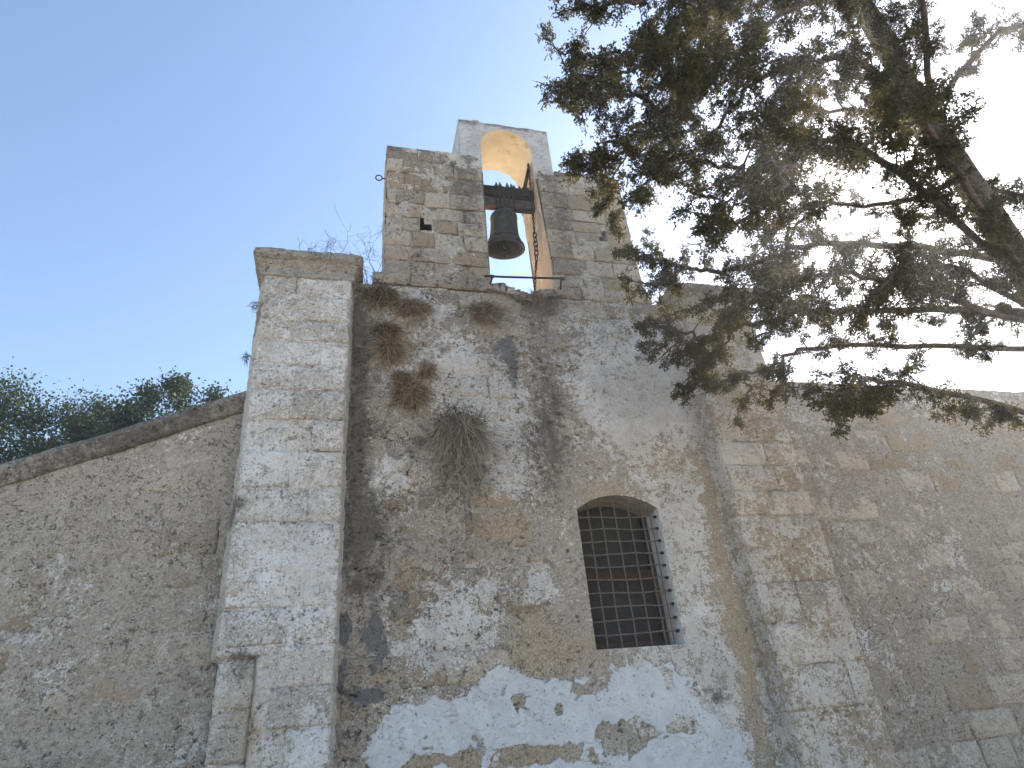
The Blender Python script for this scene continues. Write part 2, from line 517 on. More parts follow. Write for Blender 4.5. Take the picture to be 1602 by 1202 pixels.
def masonry(name, sa, sb, wash_a, wash_b, wash_base, dirt_base=0.0, speck_shade=0.35, pit=1.0, tone=0.3, crack=1.0):
    """weathered limestone under worn limewash. vertex data: mA = limewash, dirt with painted shade, cement, - ; mB = ochre, white plaster, smooth, -"""
    t = NT(name)
    aw, ad, ac, _ = t.attr('mA'); bo, bw, bs, _ = t.attr('mB')
    half = lambda v, k: t.math('MULTIPLY', t.math('SUBTRACT', v, 0.5), k)
    n1 = t.noise(1.7, 4, 0.6); n2 = t.noise(6.5, 6, 0.70, dist=0.5); n3 = t.noise(24, 4, 0.72, off=(3, 7, 1))
    n5 = t.noise(4.2, 5, 0.72, off=(11, 2, 5)); n6 = t.noise(12, 5, 0.74, off=(1, 22, 5), dist=0.7); n7 = t.noise(52, 3, 0.75, off=(8, 3, 13))
    info = t.n('ShaderNodeObjectInfo')
    rnd = info.outputs['Random']
    k = t.math('ADD', t.math('MULTIPLY', rnd, 0.55), t.math('MULTIPLY', n2, 0.9))
    base = t.mix(t.ramp(k, 0.30, 1.0), sa, sb)
    base = t.mix(t.math('MULTIPLY', t.ramp(n7, 0.48, 0.62), 0.55), base, (sb[0] * 1.3, sb[1] * 1.3, sb[2] * 1.27))
    base = t.mix(t.math('MULTIPLY', t.ramp(n3, 0.50, 0.36), 0.45), base, (sa[0] * .6, sa[1] * .6, sa[2] * .6))
    brown = t.ramp(t.math('ADD', t.math('FRACT', t.math('MULTIPLY', rnd, 7.31)), half(n5, .5)), 0.62, 0.80)
    base = t.mix(t.math('MULTIPLY', brown, 0.65 if tone > 0.14 else 0.0), base, t.mix(n3, (0.26, 0.19, 0.125), (0.37, 0.29, 0.20)))
    # iron-ochre staining
    om = t.ramp(t.math('ADD', t.math('ADD', bo, half(n6, 1.2)), half(n7, .5)), 0.22, 0.78)
    base = t.mix(t.math('MULTIPLY', om, 0.62), base, t.mix(t.ramp(n7, .4, .62), (0.27, 0.195, 0.125), (0.50, 0.415, 0.31)))
    # limewash remains, flaked to specks
    wv = t.math('ADD', t.math('ADD', aw, wash_base), half(n2, 1.5))
    wv = t.math('ADD', wv, half(n3, 1.0)); wv = t.math('ADD', wv, half(n7, 1.0))
    wv = t.math('SUBTRACT', wv, t.math('MULTIPLY', bo, 0.55))
    wm = t.ramp(wv, 0.46, 0.55)
    wc = t.mix(t.ramp(n5, 0.38, 0.62), wash_a, wash_b)
    wc = t.mix(t.math('MULTIPLY', t.ramp(n1, 0.38, 0.66), 0.5), wc, (wash_b[0] * 0.74, wash_b[1] * 0.72, wash_b[2] * 0.70))
    wc = t.mix(t.math('MULTIPLY', t.ramp(n7, 0.52, 0.64), 0.35), wc, (wash_a[0] * 1.15, wash_a[1] * 1.16, wash_a[2] * 1.18))
    c = t.mix(t.math('MULTIPLY', wm, 0.88), base, wc)
    c = t.mix(t.math('MULTIPLY', om, 0.24), c, (0.45, 0.355, 0.25))
    # cement render patches
    cv = t.math('ADD', t.math('ADD', ac, half(n6, 0.75)), half(n7, .35))
    cm = t.ramp(cv, 0.43, 0.49)
    c = t.mix(t.math('MULTIPLY', cm, 0.92), c, t.mix(n5, (0.12, 0.12, 0.12), (0.21, 0.21, 0.212)))
    # grey-black lichen and soot, with painted recess shade
    dv = t.math('ADD', t.math('ADD', ad, dirt_base), half(n6, 1.5))
    dv = t.math('ADD', dv, half(n3, 1.1)); dv = t.math('ADD', dv, half(n5, .6))
    dm = t.ramp(dv, 0.30, 0.80)
    c = t.mix(t.math('MULTIPLY', dm, 0.80), c, t.mix(n7, (0.05, 0.046, 0.041), (0.165, 0.15, 0.13)))
    spots = t.math('MAXIMUM', t.ramp(t.noise(19, 5, 0.76, off=(5, 5, 9)), 0.585, 0.625), t.math('MULTIPLY', t.ramp(t.noise(55, 2, 0.6, off=(2, 15, 9)), 0.62, 0.66), .9))
    spots = t.math('MULTIPLY', spots, t.ramp(t.noise(3.2, 3, .6, off=(7, 5, 3)), .36, .6, .25, 1.0))
    spots = t.math('MULTIPLY', spots, t.math('SUBTRACT', 1.0, t.math('MULTIPLY', bs, .55)))
    c = t.mix(t.math('MULTIPLY', spots, speck_shade), c, (0.06, 0.054, 0.046))  # dark specks carry the relief's shading in colour
    # hairline cracks filled with dirt (short lengths only)
    rg = t.math('ABSOLUTE', half(t.noise(4.5, 5, 0.66, off=(31, 5, 9)), 1.0))
    ck = t.math('MULTIPLY', t.ramp(rg, 0.009, 0.003), t.ramp(t.noise(3.4, 4, .6, off=(6, 1, 19)), .56, .62))
    ck = t.math('MULTIPLY', ck, t.math('SUBTRACT', 1.0, t.math('MULTIPLY', bs, .7)))
    c = t.mix(t.math('MULTIPLY', ck, 0.7 * crack), c, (0.07, 0.06, 0.05))
    # white plaster, chipped
    wpv = t.math('ADD', t.math('ADD', bw, half(n3, 0.9)), half(n7, .9))
    wpm = t.ramp(wpv, 0.46, 0.54)
    chips = t.math('MULTIPLY', t.ramp(t.noise(20, 4, .75, off=(14, 3, 2)), .635, .665), t.ramp(t.noise(2.6, 3, .5, off=(3, 33, 2)), .44, .58))
    wpm = t.math('MULTIPLY', wpm, t.math('SUBTRACT', 1.0, chips))
    c = t.mix(t.math('MULTIPLY', wpm, 0.95), c, t.mix(t.ramp(n2, 0.3, 0.7), (0.62, 0.63, 0.64), (0.50, 0.51, 0.52)))
    pits = t.math('MULTIPLY', t.ramp(t.noise(60, 2, 0.6, off=(9, 1, 2)), 0.65, 0.70), t.ramp(t.noise(5, 3, 0.5, off=(2, 9, 2)), 0.40, 0.62))
    c = t.mix(t.math('MULTIPLY', pits, 0.8 * pit), c, (0.05, 0.044, 0.038))  # cavity shade painted dark where the bump sinks
    tn = t.math('ADD', 1.0 - tone * 0.5, t.math('MULTIPLY', rnd, tone))
    hs = t.n('ShaderNodeHueSaturation'); t.set(hs.inputs['Value'], tn); t.set(hs.inputs['Color'], c)
    c = hs.outputs[0]
    # relief
    rough_amt = t.math('SUBTRACT', 1.0, t.math('MULTIPLY', bs, 0.5))
    rough_amt = t.math('MULTIPLY', rough_amt, t.math('SUBTRACT', 1.0, t.math('MULTIPLY', bw, 0.7)))
    h = t.math('ADD', t.math('MULTIPLY', n3, 1.3), t.math('MULTIPLY', n7, 0.7))
    h = t.math('SUBTRACT', h, t.math('MULTIPLY', spots, 0.7))
    h = t.math('MULTIPLY', h, rough_amt)
    h = t.math('ADD', h, t.math('MULTIPLY', t.ramp(t.math('ADD', bw, half(n3, 0.55)), .46, .54), 0.6))
    h = t.math('SUBTRACT', h, t.math('MULTIPLY', pits, 1.2))
    nb = t.bump(h, 0.016, 1.0)
    return t.finish(c, 0.93, nb, 0.15)

M = {}
M['wall'] = masonry('facade_limewash', (0.30, 0.26, 0.215), (0.45, 0.40, 0.34), (0.68, 0.66, 0.635), (0.57, 0.54, 0.51), 0.30, -0.02, 0.72, 1.0, 0.0)
M['wall_stone'] = masonry('facade_stone', (0.23, 0.195, 0.16), (0.41, 0.36, 0.30), (0.66, 0.64, 0.61), (0.54, 0.51, 0.47), 0.20, 0.0, 0.85, 1.0, 0.22)
M['buttress'] = masonry('buttress_limewash', (0.38, 0.345, 0.30), (0.50, 0.46, 0.41), (0.70, 0.69, 0.675), (0.60, 0.58, 0.555), 0.42, -0.05, 0.8, 1.0, 0.12)
M['gable'] = masonry('gable_stone', (0.25, 0.21, 0.165), (0.43, 0.365, 0.295), (0.62, 0.585, 0.54), (0.50, 0.465, 0.42), 0.06, 0.10, 0.85, 1.0, 0.25)
M['mortar'] = masonry('gable_mortar', (0.40, 0.36, 0.30), (0.52, 0.475, 0.415), (0.70, 0.665, 0.62), (0.58, 0.545, 0.50), 0.36, 0.05, 0.8, 1.0, 0.0)
M['side'] = masonry('side_stone', (0.32, 0.275, 0.22), (0.46, 0.40, 0.335), (0.62, 0.585, 0.535), (0.55, 0.505, 0.455), 0.34, -0.03, 0.6, 1.0, 0.15)
M['arch'] = masonry('arch_render', (0.38, 0.365, 0.345), (0.46, 0.445, 0.43), (0.56, 0.555, 0.55), (0.48, 0.472, 0.462), 0.62, 0.05, 0.3, 0.5, 0.0, 0.3)
M['cornice'] = masonry('cornice_stone', (0.24, 0.22, 0.19), (0.39, 0.355, 0.31), (0.62, 0.60, 0.565), (0.50, 0.47, 0.43), 0.12, 0.28, 0.85, 1.0, 0.0)

def simple(name, ca, cb, scale=20, rough=0.85, bump=0.004, spec=0.2, metal=0.0, detail=6, cc=None):
    t = NT(name)
    n = t.noise(scale, detail, 0.65); n2 = t.noise(scale * 5, 4, 0.6)
    c = t.mix(t.ramp(n, 0.32, 0.68), ca, cb)
    if cc is not None:
        c = t.mix(t.ramp(t.noise(scale * 0.6, 7, 0.7, off=(4, 4, 4)), 0.52, 0.66), c, cc)
    h = t.math('ADD', n, t.math('MULTIPLY', n2, 0.4))
    return t.finish(c, rough, t.bump(h, bump), spec, metal)

M['ochre'] = simple('ochre_limewash', (0.74, 0.62, 0.43), (0.66, 0.53, 0.345), 5, 0.95, 0.014, 0.1, cc=(0.50, 0.37, 0.20))
M['jamb'] = simple('bare_jamb_stone', (0.58, 0.43, 0.30), (0.46, 0.34, 0.24), 9, 0.95, 0.02, 0.1, cc=(0.66, 0.56, 0.44))
M['bronze'] = simple('aged_bronze', (0.022, 0.024, 0.022), (0.052, 0.052, 0.045), 14, 0.65, 0.004, 0.3, 0.4, cc=(0.085, 0.072, 0.05))
M['iron'] = simple('rusty_iron', (0.012, 0.010, 0.009), (0.035, 0.022, 0.016), 40, 0.75, 0.002, 0.3, 0.3)
M['dark_iron'] = simple('dark_iron', (0.022, 0.022, 0.024), (0.045, 0.04, 0.038), 40, 0.65, 0.002, 0.4, 0.5)
M['grille_iron'] = simple('weathered_grille_iron', (0.10, 0.085, 0.075), (0.19, 0.165, 0.15), 45, 0.75, 0.002, 0.3, 0.1)
M['beam'] = simple('old_dark_timber', (0.012, 0.010, 0.009), (0.028, 0.022, 0.018), 9, 0.85, 0.006, 0.1)
M['beam_grey'] = simple('weathered_grey_timber', (0.05, 0.042, 0.036), (0.10, 0.085, 0.072), 12, 0.85, 0.006, 0.1)
M['beam_red'] = simple('red_brown_timber', (0.14, 0.06, 0.035), (0.22, 0.10, 0.055), 11, 0.75, 0.005)
M['wedge'] = simple('weathered_wood_wedge', (0.26, 0.17, 0.10), (0.34, 0.24, 0.15), 18, 0.85, 0.004)
M['pane'] = simple('dark_room_pane', (0.042, 0.040, 0.038), (0.055, 0.052, 0.049), 6, 0.7, 0.001, 0.15)  # unlit room and glare veil painted as opaque dark grey
M['frame_wood'] = simple('window_timber', (0.055, 0.045, 0.038), (0.09, 0.07, 0.058), 16, 0.7, 0.003)
M['transom'] = simple('red_brown_transom', (0.062, 0.036, 0.028), (0.085, 0.05, 0.038), 14, 0.7, 0.003)
M['reveal'] = simple('reveal_limewash', (0.62, 0.60, 0.58), (0.50, 0.48, 0.46), 6, 0.95, 0.008, 0.1, cc=(0.38, 0.35, 0.31))
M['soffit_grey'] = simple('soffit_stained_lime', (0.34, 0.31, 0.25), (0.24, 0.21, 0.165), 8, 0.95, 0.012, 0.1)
M['roof'] = simple('roof_limewash', (0.66, 0.62, 0.54), (0.52, 0.47, 0.40), 2, 0.95, 0.01, 0.1)
M['ground'] = simple('pale_gravel', (0.54, 0.47, 0.37), (0.44, 0.38, 0.29), 3, 0.95, 0.02, 0.1)
M['bark'] = simple('cypress_bark', (0.07, 0.055, 0.045), (0.13, 0.105, 0.085), 22, 0.95, 0.012, 0.1)
M['twig'] = simple('dry_twig', (0.09, 0.072, 0.055), (0.15, 0.12, 0.09), 30, 0.95, 0.002, 0.1)

def leaf_mat(name, ca, cb, trans, tcol, scale=6, island=0.35):
    t = NT(name)
    n = t.noise(scale, 3, 0.6)
    isl = t.n('ShaderNodeNewGeometry').outputs['Random Per Island']
    k = t.math('ADD', t.math('MULTIPLY', n, 1.0 - island), t.math('MULTIPLY', isl, island))
    c = t.mix(t.ramp(k, 0.22 + .12 * (1 - island), 0.78 - .12 * (1 - island)), ca, cb)
    t.finish(c, 0.75, None, 0.25)
    tr = t.n('ShaderNodeBsdfTranslucent'); tr.inputs[0].default_value = (*tcol, 1)
    mx = t.n('ShaderNodeMixShader'); mx.inputs[0].default_value = trans
    t.t.links.new(t.bsdf.outputs[0], mx.inputs[1]); t.t.links.new(tr.outputs[0], mx.inputs[2])
    t.t.links.new(mx.outputs[0], t.out.inputs[0])
    return t.mat
M['cypress'] = leaf_mat('cypress_foliage', (0.026, 0.028, 0.015), (0.062, 0.058, 0.027), 0.22, (0.17, 0.135, 0.04), 5, 0.4)
M['far_leaf'] = leaf_mat('far_tree_foliage', (0.018, 0.030, 0.018), (0.04, 0.06, 0.03), 0.15, (0.06, 0.09, 0.02))
M['straw'] = leaf_mat('dry_straw', (0.15, 0.108, 0.07), (0.55, 0.45, 0.335), 0.2, (0.42, 0.30, 0.18), 26, 0.8)
M['straw_grey'] = leaf_mat('grey_dry_stalks', (0.16, 0.135, 0.10), (0.46, 0.40, 0.32), 0.15, (0.28, 0.24, 0.17), 22, 0.8)
M['moss_dark'] = leaf_mat('dark_dry_moss', (0.09, 0.068, 0.042), (0.36, 0.28, 0.19), 0.15, (0.2, 0.15, 0.09), 24, 0.8)
M['green_bits'] = leaf_mat('small_green_leaves', (0.06, 0.07, 0.035), (0.10, 0.11, 0.06), 0.15, (0.1, 0.12, 0.04), 9)

# ------------------------------------------------------------------ the ground
gs = 1500.0
ground = py_obj('ground', [(-gs, -gs, 0), (gs, -gs, 0), (gs, gs, 0), (-gs, gs, 0)], [(0, 1, 2, 3)], M['ground'])
tag(ground, kind='structure')

# ------------------------------------------------------------------ vertex data for the masonry
def face_data(x, z, which):
    A = np.zeros(np.shape(x) + (4,)); B = np.zeros_like(A); A[..., 3] = 1; B[..., 3] = 1
    if which == 'wall':
        big = fbm(x, z, 1.1, 4, 41)
        A[..., 0] = 0.22 * (big - .5) * 2 + blob_sum(x, z, WALL_BLOBS, 'w') + 0.30 * sstep(2.0, 3.2, x) - .1 * sstep(.6, 0., x)
        A[..., 1] = blob_sum(x, z, WALL_BLOBS, 'd') - 0.10 * sstep(2.2, 3.0, x)
        A[..., 2] = np.clip(blob_sum(x, z, WALL_BLOBS, 'c'), 0, 1.1)
        B[..., 0] = np.clip(blob_sum(x, z, WALL_BLOBS, 'o'), 0, 1.1) + 0.12 * sstep(2.0, 3.2, x) * sstep(4.6, 3.4, z)
        jag = 0.16 * (fbm(x, z, 8, 5, 51, .6) - .5) + 0.06 * (fbm(x, z, 30, 3, 52) - .5)
        w = sstep(-0.055, 0.05, poly_sd(x, z, WHITE_POLY) + jag)
        hole = blob_sum(x, z, WALL_BLOBS, 'n') + 1.1 * (fbm(x, z, 9, 5, 53, .62) - .5)
        B[..., 1] = w * (1 - sstep(0.38, 0.5, hole))
        B[..., 2] = np.clip(blob_sum(x, z, SMOOTH_BLOBS, 's'), 0, 1)
        A[..., 1] *= (1 - B[..., 1]); A[..., 2] *= (1 - B[..., 1])
    elif which == 'buttress':
        A[..., 0] = blob_sum(x, z, BUTTRESS_BLOBS, 'w') + 0.15 * (fbm(x, z, 1.6, 3, 61) - .5) * 2
        A[..., 1] = blob_sum(x, z, BUTTRESS_BLOBS, 'd')
        A[..., 2] = np.clip(blob_sum(x, z, BUTTRESS_BLOBS, 'c'), 0, 1.1)
        B[..., 0] = np.clip(blob_sum(x, z, BUTTRESS_BLOBS, 'o'), 0, 1)
        B[..., 2] = 0.4
    elif which == 'gable':
        # lichen runs down beside the opening and along the top
        dl = np.exp(-((x - 1.36) / .22) ** 2) * (0.42 + .3 * sstep(6.8, 8.2, z)) + np.exp(-((x - 2.62) / .2) ** 2) * (0.42 + .25 * sstep(6.8, 8.2, z))
        A[..., 1] = dl + 0.5 * sstep(8.45, 8.75, z) * (1 - np.exp(-((x - 1.1) / .35) ** 2) * .8) + .25 * (fbm(x, z, 1.5, 3, 71) - .5) + .3 * sstep(6.6, 6.35, z) * (fbm(x, z, 5, 3, 73))
        A[..., 0] = 0.55 * (fbm(x, z, 1.3, 3, 72) - .5) + 0.7 * np.exp(-((x - 1.05) / .3) ** 2) * sstep(8.4, 8.65, z) + .35 * np.exp(-((x - 3.05) / .15) ** 2 - ((z - 8.55) / .1) ** 2)
        B[..., 0] = 0.22 * fbm(x, z, 2.1, 3, 74) + .12 * sstep(2.6, 3.4, x)
    elif which == 'rbuttress':
        A[..., 0] = 0.25 * (fbm(x, z, 1.5, 3, 81) - .5) * 2 + .24
        A[..., 1] = .3 * (fbm(x, z, 1.1, 3, 82) - .5) * 2 + 0.25 * np.exp(-((x - 4.5) / .3) ** 2 - ((z - 3.0) / .3) ** 2)
        B[..., 0] = 0.30 * fbm(x, z, 1.7, 3, 83) + 0.2 * np.exp(-((z - 3.7) / .3) ** 2)
        B[..., 2] = 0.45
    else:
        A[..., 0] = 0.3 * (fbm(x, z, 1.3, 3, 85) - .5) * 2
        A[..., 1] = .35 * (fbm(x, z, 1.0, 3, 86) - .5) * 2
        B[..., 0] = 0.3 * fbm(x, z, 1.7, 3, 87)
    return A, B

def stone(parent, x0, x1, z0, z1, yf, depth, mat, which, proud=0.0, rnd=0.012, pillow=0.010, jag=0.004, name='stone', nx=6, nz=4):
    """one dressed block: uneven front, worn arrises, real depth"""
    u = np.array([0, .06] + list(np.linspace(.22, .78, nx - 4)) + [.94, 1.0]); v = np.array([0, .09] + ([.5] if nz == 5 else []) + [.91, 1.0])
    if nz == 4: v = np.array([0, .1, .9, 1.0])
    U, Vv = np.meshgrid(u, v)
    c = rng.uniform(-jag * 1.6, jag * 1.6, (4, 2))
    X = x0 + (x1 - x0) * U; Z = z0 + (z1 - z0) * Vv
    w = [(1 - U) * (1 - Vv), U * (1 - Vv), U * Vv, (1 - U) * Vv]
    X = X + sum(w[i] * c[i, 0] for i in range(4)) + rng.uniform(-jag, jag, U.shape); Z = Z + sum(w[i] * c[i, 1] for i in range(4)) + rng.uniform(-jag, jag, U.shape)
    edge = (U <= 0) | (U >= 1) | (Vv <= 0) | (Vv >= 1)
    tilt = rng.uniform(-1, 1, 2) * rnd * .5
    Y = yf - proud - rng.uniform(0, rnd) + np.where(edge, pillow, 0) + rng.uniform(-.003, .003, U.shape) + tilt[0] * (U - .5) + tilt[1] * (Vv - .5)
    nv, nu = U.shape
    P = np.stack([X, Y, Z], -1).reshape(-1, 3)
    idx = np.arange(nv * nu).reshape(nv, nu)
    F = [(idx[i, j], idx[i, j + 1], idx[i + 1, j + 1], idx[i + 1, j]) for i in range(nv - 1) for j in range(nu - 1)]
    ring = list(idx[0, :]) + list(idx[1:, -1]) + list(idx[-1, -2::-1]) + list(idx[-2:0:-1, 0])
    b0 = len(P)
    back = P[ring].copy(); back[:, 1] = yf + depth
    P = np.vstack([P, back]); n = len(ring)
    for i in range(n):
        F.append((ring[i], b0 + i, b0 + (i + 1) % n, ring[(i + 1) % n]))
    me = bpy.data.meshes.new(name)
    me.from_pydata(P.tolist(), [], [tuple(int(q) for q in f) for f in F]); me.update()
    A, B = face_data(P[:, 0], P[:, 2], which)
    set_attr(me, 'mA', A); set_attr(me, 'mB', B)
    o = link(name, me, mat, parent)
    me.polygons.foreach_set('use_smooth', np.array([True] * ((nv - 1) * (nu - 1)) + [False] * n))
    return o

def crust(x, z, seed, amp=1.0):
    """relief of an old lime crust: lumps, flaked steps and hairline cracks (metres)"""
    lump = 0.011 * (fbm(x, z, 2.6, 4, seed) - .5) * 2 + 0.006 * (fbm(x, z, 11, 4, seed + 5) - .5) * 2 + 0.0035 * (fbm(x, z, 38, 2, seed + 9) - .5) * 2
    wx = x + .06 * (fbm(x, z, 7, 3, seed + 11) - .5); wz = z + .06 * (fbm(x, z, 7, 3, seed + 12) - .5)
    fl = fbm(wx, wz, 4.3, 5, seed + 13, .6)
    flake = 0.009 * sstep(.50, .525, fl) + 0.006 * sstep(.40, .415, fl) - 0.008 * sstep(.60, .615, fbm(wx, wz, 6.1, 4, seed + 17, .6))
    rid = np.abs(fbm(wx, wz, 3.1, 4, seed + 21, .6) - .5)
    crack = -0.010 * (1 - sstep(0.0, .010, rid))
    return amp * (lump + flake + crack)

def pits_into(T, xs, zs, pits):
    for px, pz, r, d, *e in pits:
        el = e[0] if e else 1.0; rot = e[1] if e else 0.0           # elongation and tilt of the chip
        R_ = r * max(el, 1) * 1.6
        i0, i1 = np.searchsorted(xs, [px - R_, px + R_]); j0, j1 = np.searchsorted(zs, [pz - R_, pz + R_])
        if i1 <= i0 or j1 <= j0: continue
        X, Z = np.meshgrid(xs[i0:i1] - px, zs[j0:j1] - pz)
        U = (X * math.cos(rot) + Z * math.sin(rot)) / el; W = -X * math.sin(rot) + Z * math.cos(rot)
        a = np.arctan2(W, U)
        rr = np.hypot(U, W * 1.15) / (r * (1 + .25 * np.sin(2 * a + px * 50) + .22 * np.sin(5 * a + pz * 40)))
        T[j0:j1, i0:i1] -= d * (1 - sstep(.65, 1.0, rr))

def chips(n, x0, x1, z0, z1):
    out = []
    cl = [(rng.uniform(x0, x1), rng.uniform(z0, z1)) for _ in range(n // 7 + 1)]
    for i in range(n):
        c = cl[rng.integers(len(cl))]
        px, pz = (c[0] + rng.normal(0, .10), c[1] + rng.normal(0, .08)) if rng.random() < .7 else (rng.uniform(x0, x1), rng.uniform(z0, z1))
        if x0 < px < x1 and z0 < pz < z1:
            out.append((px, pz, rng.uniform(.007, .016), rng.uniform(.018, .045), rng.uniform(1.0, 3.6), rng.normal(0, .35)))
    return out

# ------------------------------------------------------------------ the church
church = empty('church', (1.97, 0.36, 0))
tag(church, 'weathered whitewashed stone church wall with two buttresses and an arched bell gable', 'church')

# ---- main wall: rough lime crust over coursed stones, with the window opening cut through
WX0, WX1, WZ0, WZS, WZA = 2.27, 3.18, 2.26, 3.615, 3.765
xs = np.unique(np.concatenate([np.linspace(-0.06, WX0, 250), np.linspace(WX0, WX1, 98), np.linspace(WX1, 3.98, 86)]))
zs = np.unique(np.concatenate([np.linspace(-.3, 1.0, 40), np.linspace(1.0, WZ0, 130), np.linspace(WZ0, WZS, 140), np.linspace(WZS, 6.34, 285)]))
X, Z = np.meshgrid(xs, zs)
def arch_z(x):
    c = (WX0 + WX1) / 2; hw = (WX1 - WX0) / 2; sag = WZA - WZS
    r = (hw * hw + sag * sag) / (2 * sag)
    return WZA - r + np.sqrt(np.maximum(r * r - np.clip(x - c, -hw, hw) ** 2, 0))
za = arch_z(X)
TOPZ = 4.3
inx = (X >= WX0 - 1e-6) & (X <= WX1 + 1e-6) & (Z >= WZS - 1e-6) & (Z < TOPZ)
Zw = np.where(inx, za + (Z - WZS) * (TOPZ - za) / (TOPZ - WZS), Z)
A, B = face_data(X, Zw, 'wall')
smooth = B[..., 2]; white = B[..., 1]
T = 0.010 + crust(X, Zw, 100) * (1 - .72 * smooth) * (1 - .45 * white) + 0.012 * white + .006 * smooth
T += 0.006 * np.clip(A[..., 2], 0, 1)
# string of flaked rubble beneath the opening
band = np.exp(-((X - 2.15) / .32) ** 2) * sstep(3.7, 4.2, Zw)
T -= band * (0.010 + .022 * (fbm(X, Zw, 8, 3, 131) - .35))
pl = [(0.556, 3.998, .055, .14), (0.60, 3.97, .04, .05), (.54, 3.13, .06, .03), (.62, 3.08, .06, .04), (.57, 3.0, .05, .035), (.52, 2.56, .06, .04), (.56, 2.49, .05, .05), (2.62, 5.31, .025, .04), (2.30, 4.43, .04, .04), (2.58, 5.62, .04, .025),
      (1.02, 3.02, .02, .05), (3.43, 1.93, .05, .03), (3.48, 1.88, .05, .04), (3.5, 1.95, .03, .03)]
for c in chips(640, 0.0, 3.9, 1.3, 6.2):
    if WX0 - .1 < c[0] < WX1 + .1 and WZ0 - .1 < c[1] < WZA + .1: continue
    if c[0] > 2.5 and c[1] < 5 and rng.random() < .75: continue
    pl.append(c)
pits_into(T, xs, zs, pl)
# fade relief to a clean arris at the opening
dwin = np.maximum(np.maximum(WX0 - X, X - WX1), np.maximum(WZ0 - Zw, Zw - za))
T = np.where(dwin < .06, 0.012 + (T - .012) * np.clip(dwin / .06, 0.15, 1), T)
T -= .012 * (1 - sstep(0, .03, dwin)) * fbm(X, Zw, 10, 3, 77)
P = np.stack([X, -T, Zw], -1)
cxm = (X[:-1, :-1] + X[1:, 1:]) / 2; czm = (Z[:-1, :-1] + Z[1:, 1:]) / 2
keep = ~((cxm > WX0) & (cxm < WX1) & (czm > WZ0) & (czm < WZS))
facade = grid_obj('facade_wall', P, M['wall'], church, keep, A, B)

# stones showing through the crust, course by course
def crust_at(x, z):
    i = np.clip(np.searchsorted(xs, x), 0, len(xs) - 1); j = np.clip(np.searchsorted(zs, z), 0, len(zs) - 1)
    return T[j, i]
zc = 1.05
course_z = []
while zc < 6.02:
    h = rng.uniform(.21, .30); course_z.append((zc, min(zc + h, 6.06))); zc += h
course_z.append((6.075, 6.285))
for ci, (z0, z1) in enumerate(course_z):
    x = -0.03 - rng.uniform(0, .2)
    while x < 3.93:
        w = rng.uniform(.28, .62)
        a, b = max(x, -.03), min(x + w, 3.95)
        x += w
        if b - a < .1: continue
        mx, mz = (a + b) / 2, (z0 + z1) / 2
        if a < WX1 + .02 and b > WX0 - .02 and z0 < WZA + .02 and z1 > WZ0 - .02: continue
        _, Bm = face_data(np.array([mx]), np.array([mz]), 'wall')
        if Bm[0, 1] > .6: continue
        top = ci == len(course_z) - 1
        if not top and Bm[0, 2] > .5 and rng.random() < .9: continue
        if 1.85 < mx < 2.5 and mz > 3.85 and not top: continue
        local = float(np.mean([crust_at(mx + dx, mz + dz) for dx in (-.1, 0, .1) for dz in (-.07, 0, .07)]))
        pr = local + rng.uniform(-.008, .007) if not top else local + .006
        stone(facade, a + .008, b - .008, z0 + .006, z1 - .006, 0.0, .10, M['wall_stone'], 'wall', proud=pr, rnd=.006, pillow=.012, jag=.008)

def rubble(parent, x, z, rx, rz, proud, mat, which):
    """irregular fieldstone half buried in the mortar"""
    n = 9; a0 = rng.uniform(0, 6); rot = rng.uniform(-.5, .5)
    rad = rng.uniform(.72, 1.15, n); V = []
    for sc, dy in ((1.0, .03), (.98, .006), (.70, 0.0)):
        for k in range(n):
            a = a0 + 2 * math.pi * (k + .0) / n
            u, v = rx * rad[k] * sc * math.cos(a), rz * rad[k] * sc * math.sin(a)
            V.append((x + u * math.cos(rot) - v * math.sin(rot), -proud + dy + (rng.uniform(-.004, .004) if sc < 1 else 0), z + u * math.sin(rot) + v * math.cos(rot)))
    V.append((x, -proud - rng.uniform(-.003, .004), z))
    F = []
    for r_ in range(2):
        for k in range(n):
            F.append((r_ * n + k, r_ * n + (k + 1) % n, (r_ + 1) * n + (k + 1) % n, (r_ + 1) * n + k))
    for k in range(n): F.append((2 * n + k, 2 * n + (k + 1) % n, 3 * n))
    o = py_obj('rubble_stone', V, F, mat, parent)
    A, B = face_data(np.array(V)[:, 0], np.array(V)[:, 2], which)
    set_attr(o.data, 'mA', A); set_attr(o.data, 'mB', B)
    return o
placed = []
tries = 0
while len(placed) < 240 and tries < 5000:
    tries += 1
    if rng.random() < .55: x, z = rng.normal(2.15, .24), rng.uniform(3.75, 6.0)
    else: x, z = rng.uniform(.02, 3.7), rng.uniform(1.8, 6.0)
    r_ = rng.uniform(.025, .085) if rng.random() < .8 else rng.uniform(.08, .13)
    if WX0 - .2 < x < WX1 + .2 and WZ0 - .2 < z < WZA + .3: continue
    _, Bm = face_data(np.array([x]), np.array([z]), 'wall')
    if Bm[0, 1] > .3 or Bm[0, 2] > .55: continue
    if any((x - q[0]) ** 2 + ((z - q[1]) * 1.3) ** 2 < (r_ + q[2]) ** 2 * .95 for q in placed): continue
    placed.append((x, z, r_))
    rubble(facade, x, z, r_, r_ * rng.uniform(.5, .8), float(crust_at(x, z)) + rng.uniform(-.002, .010), M['wall_stone'], 'wall')

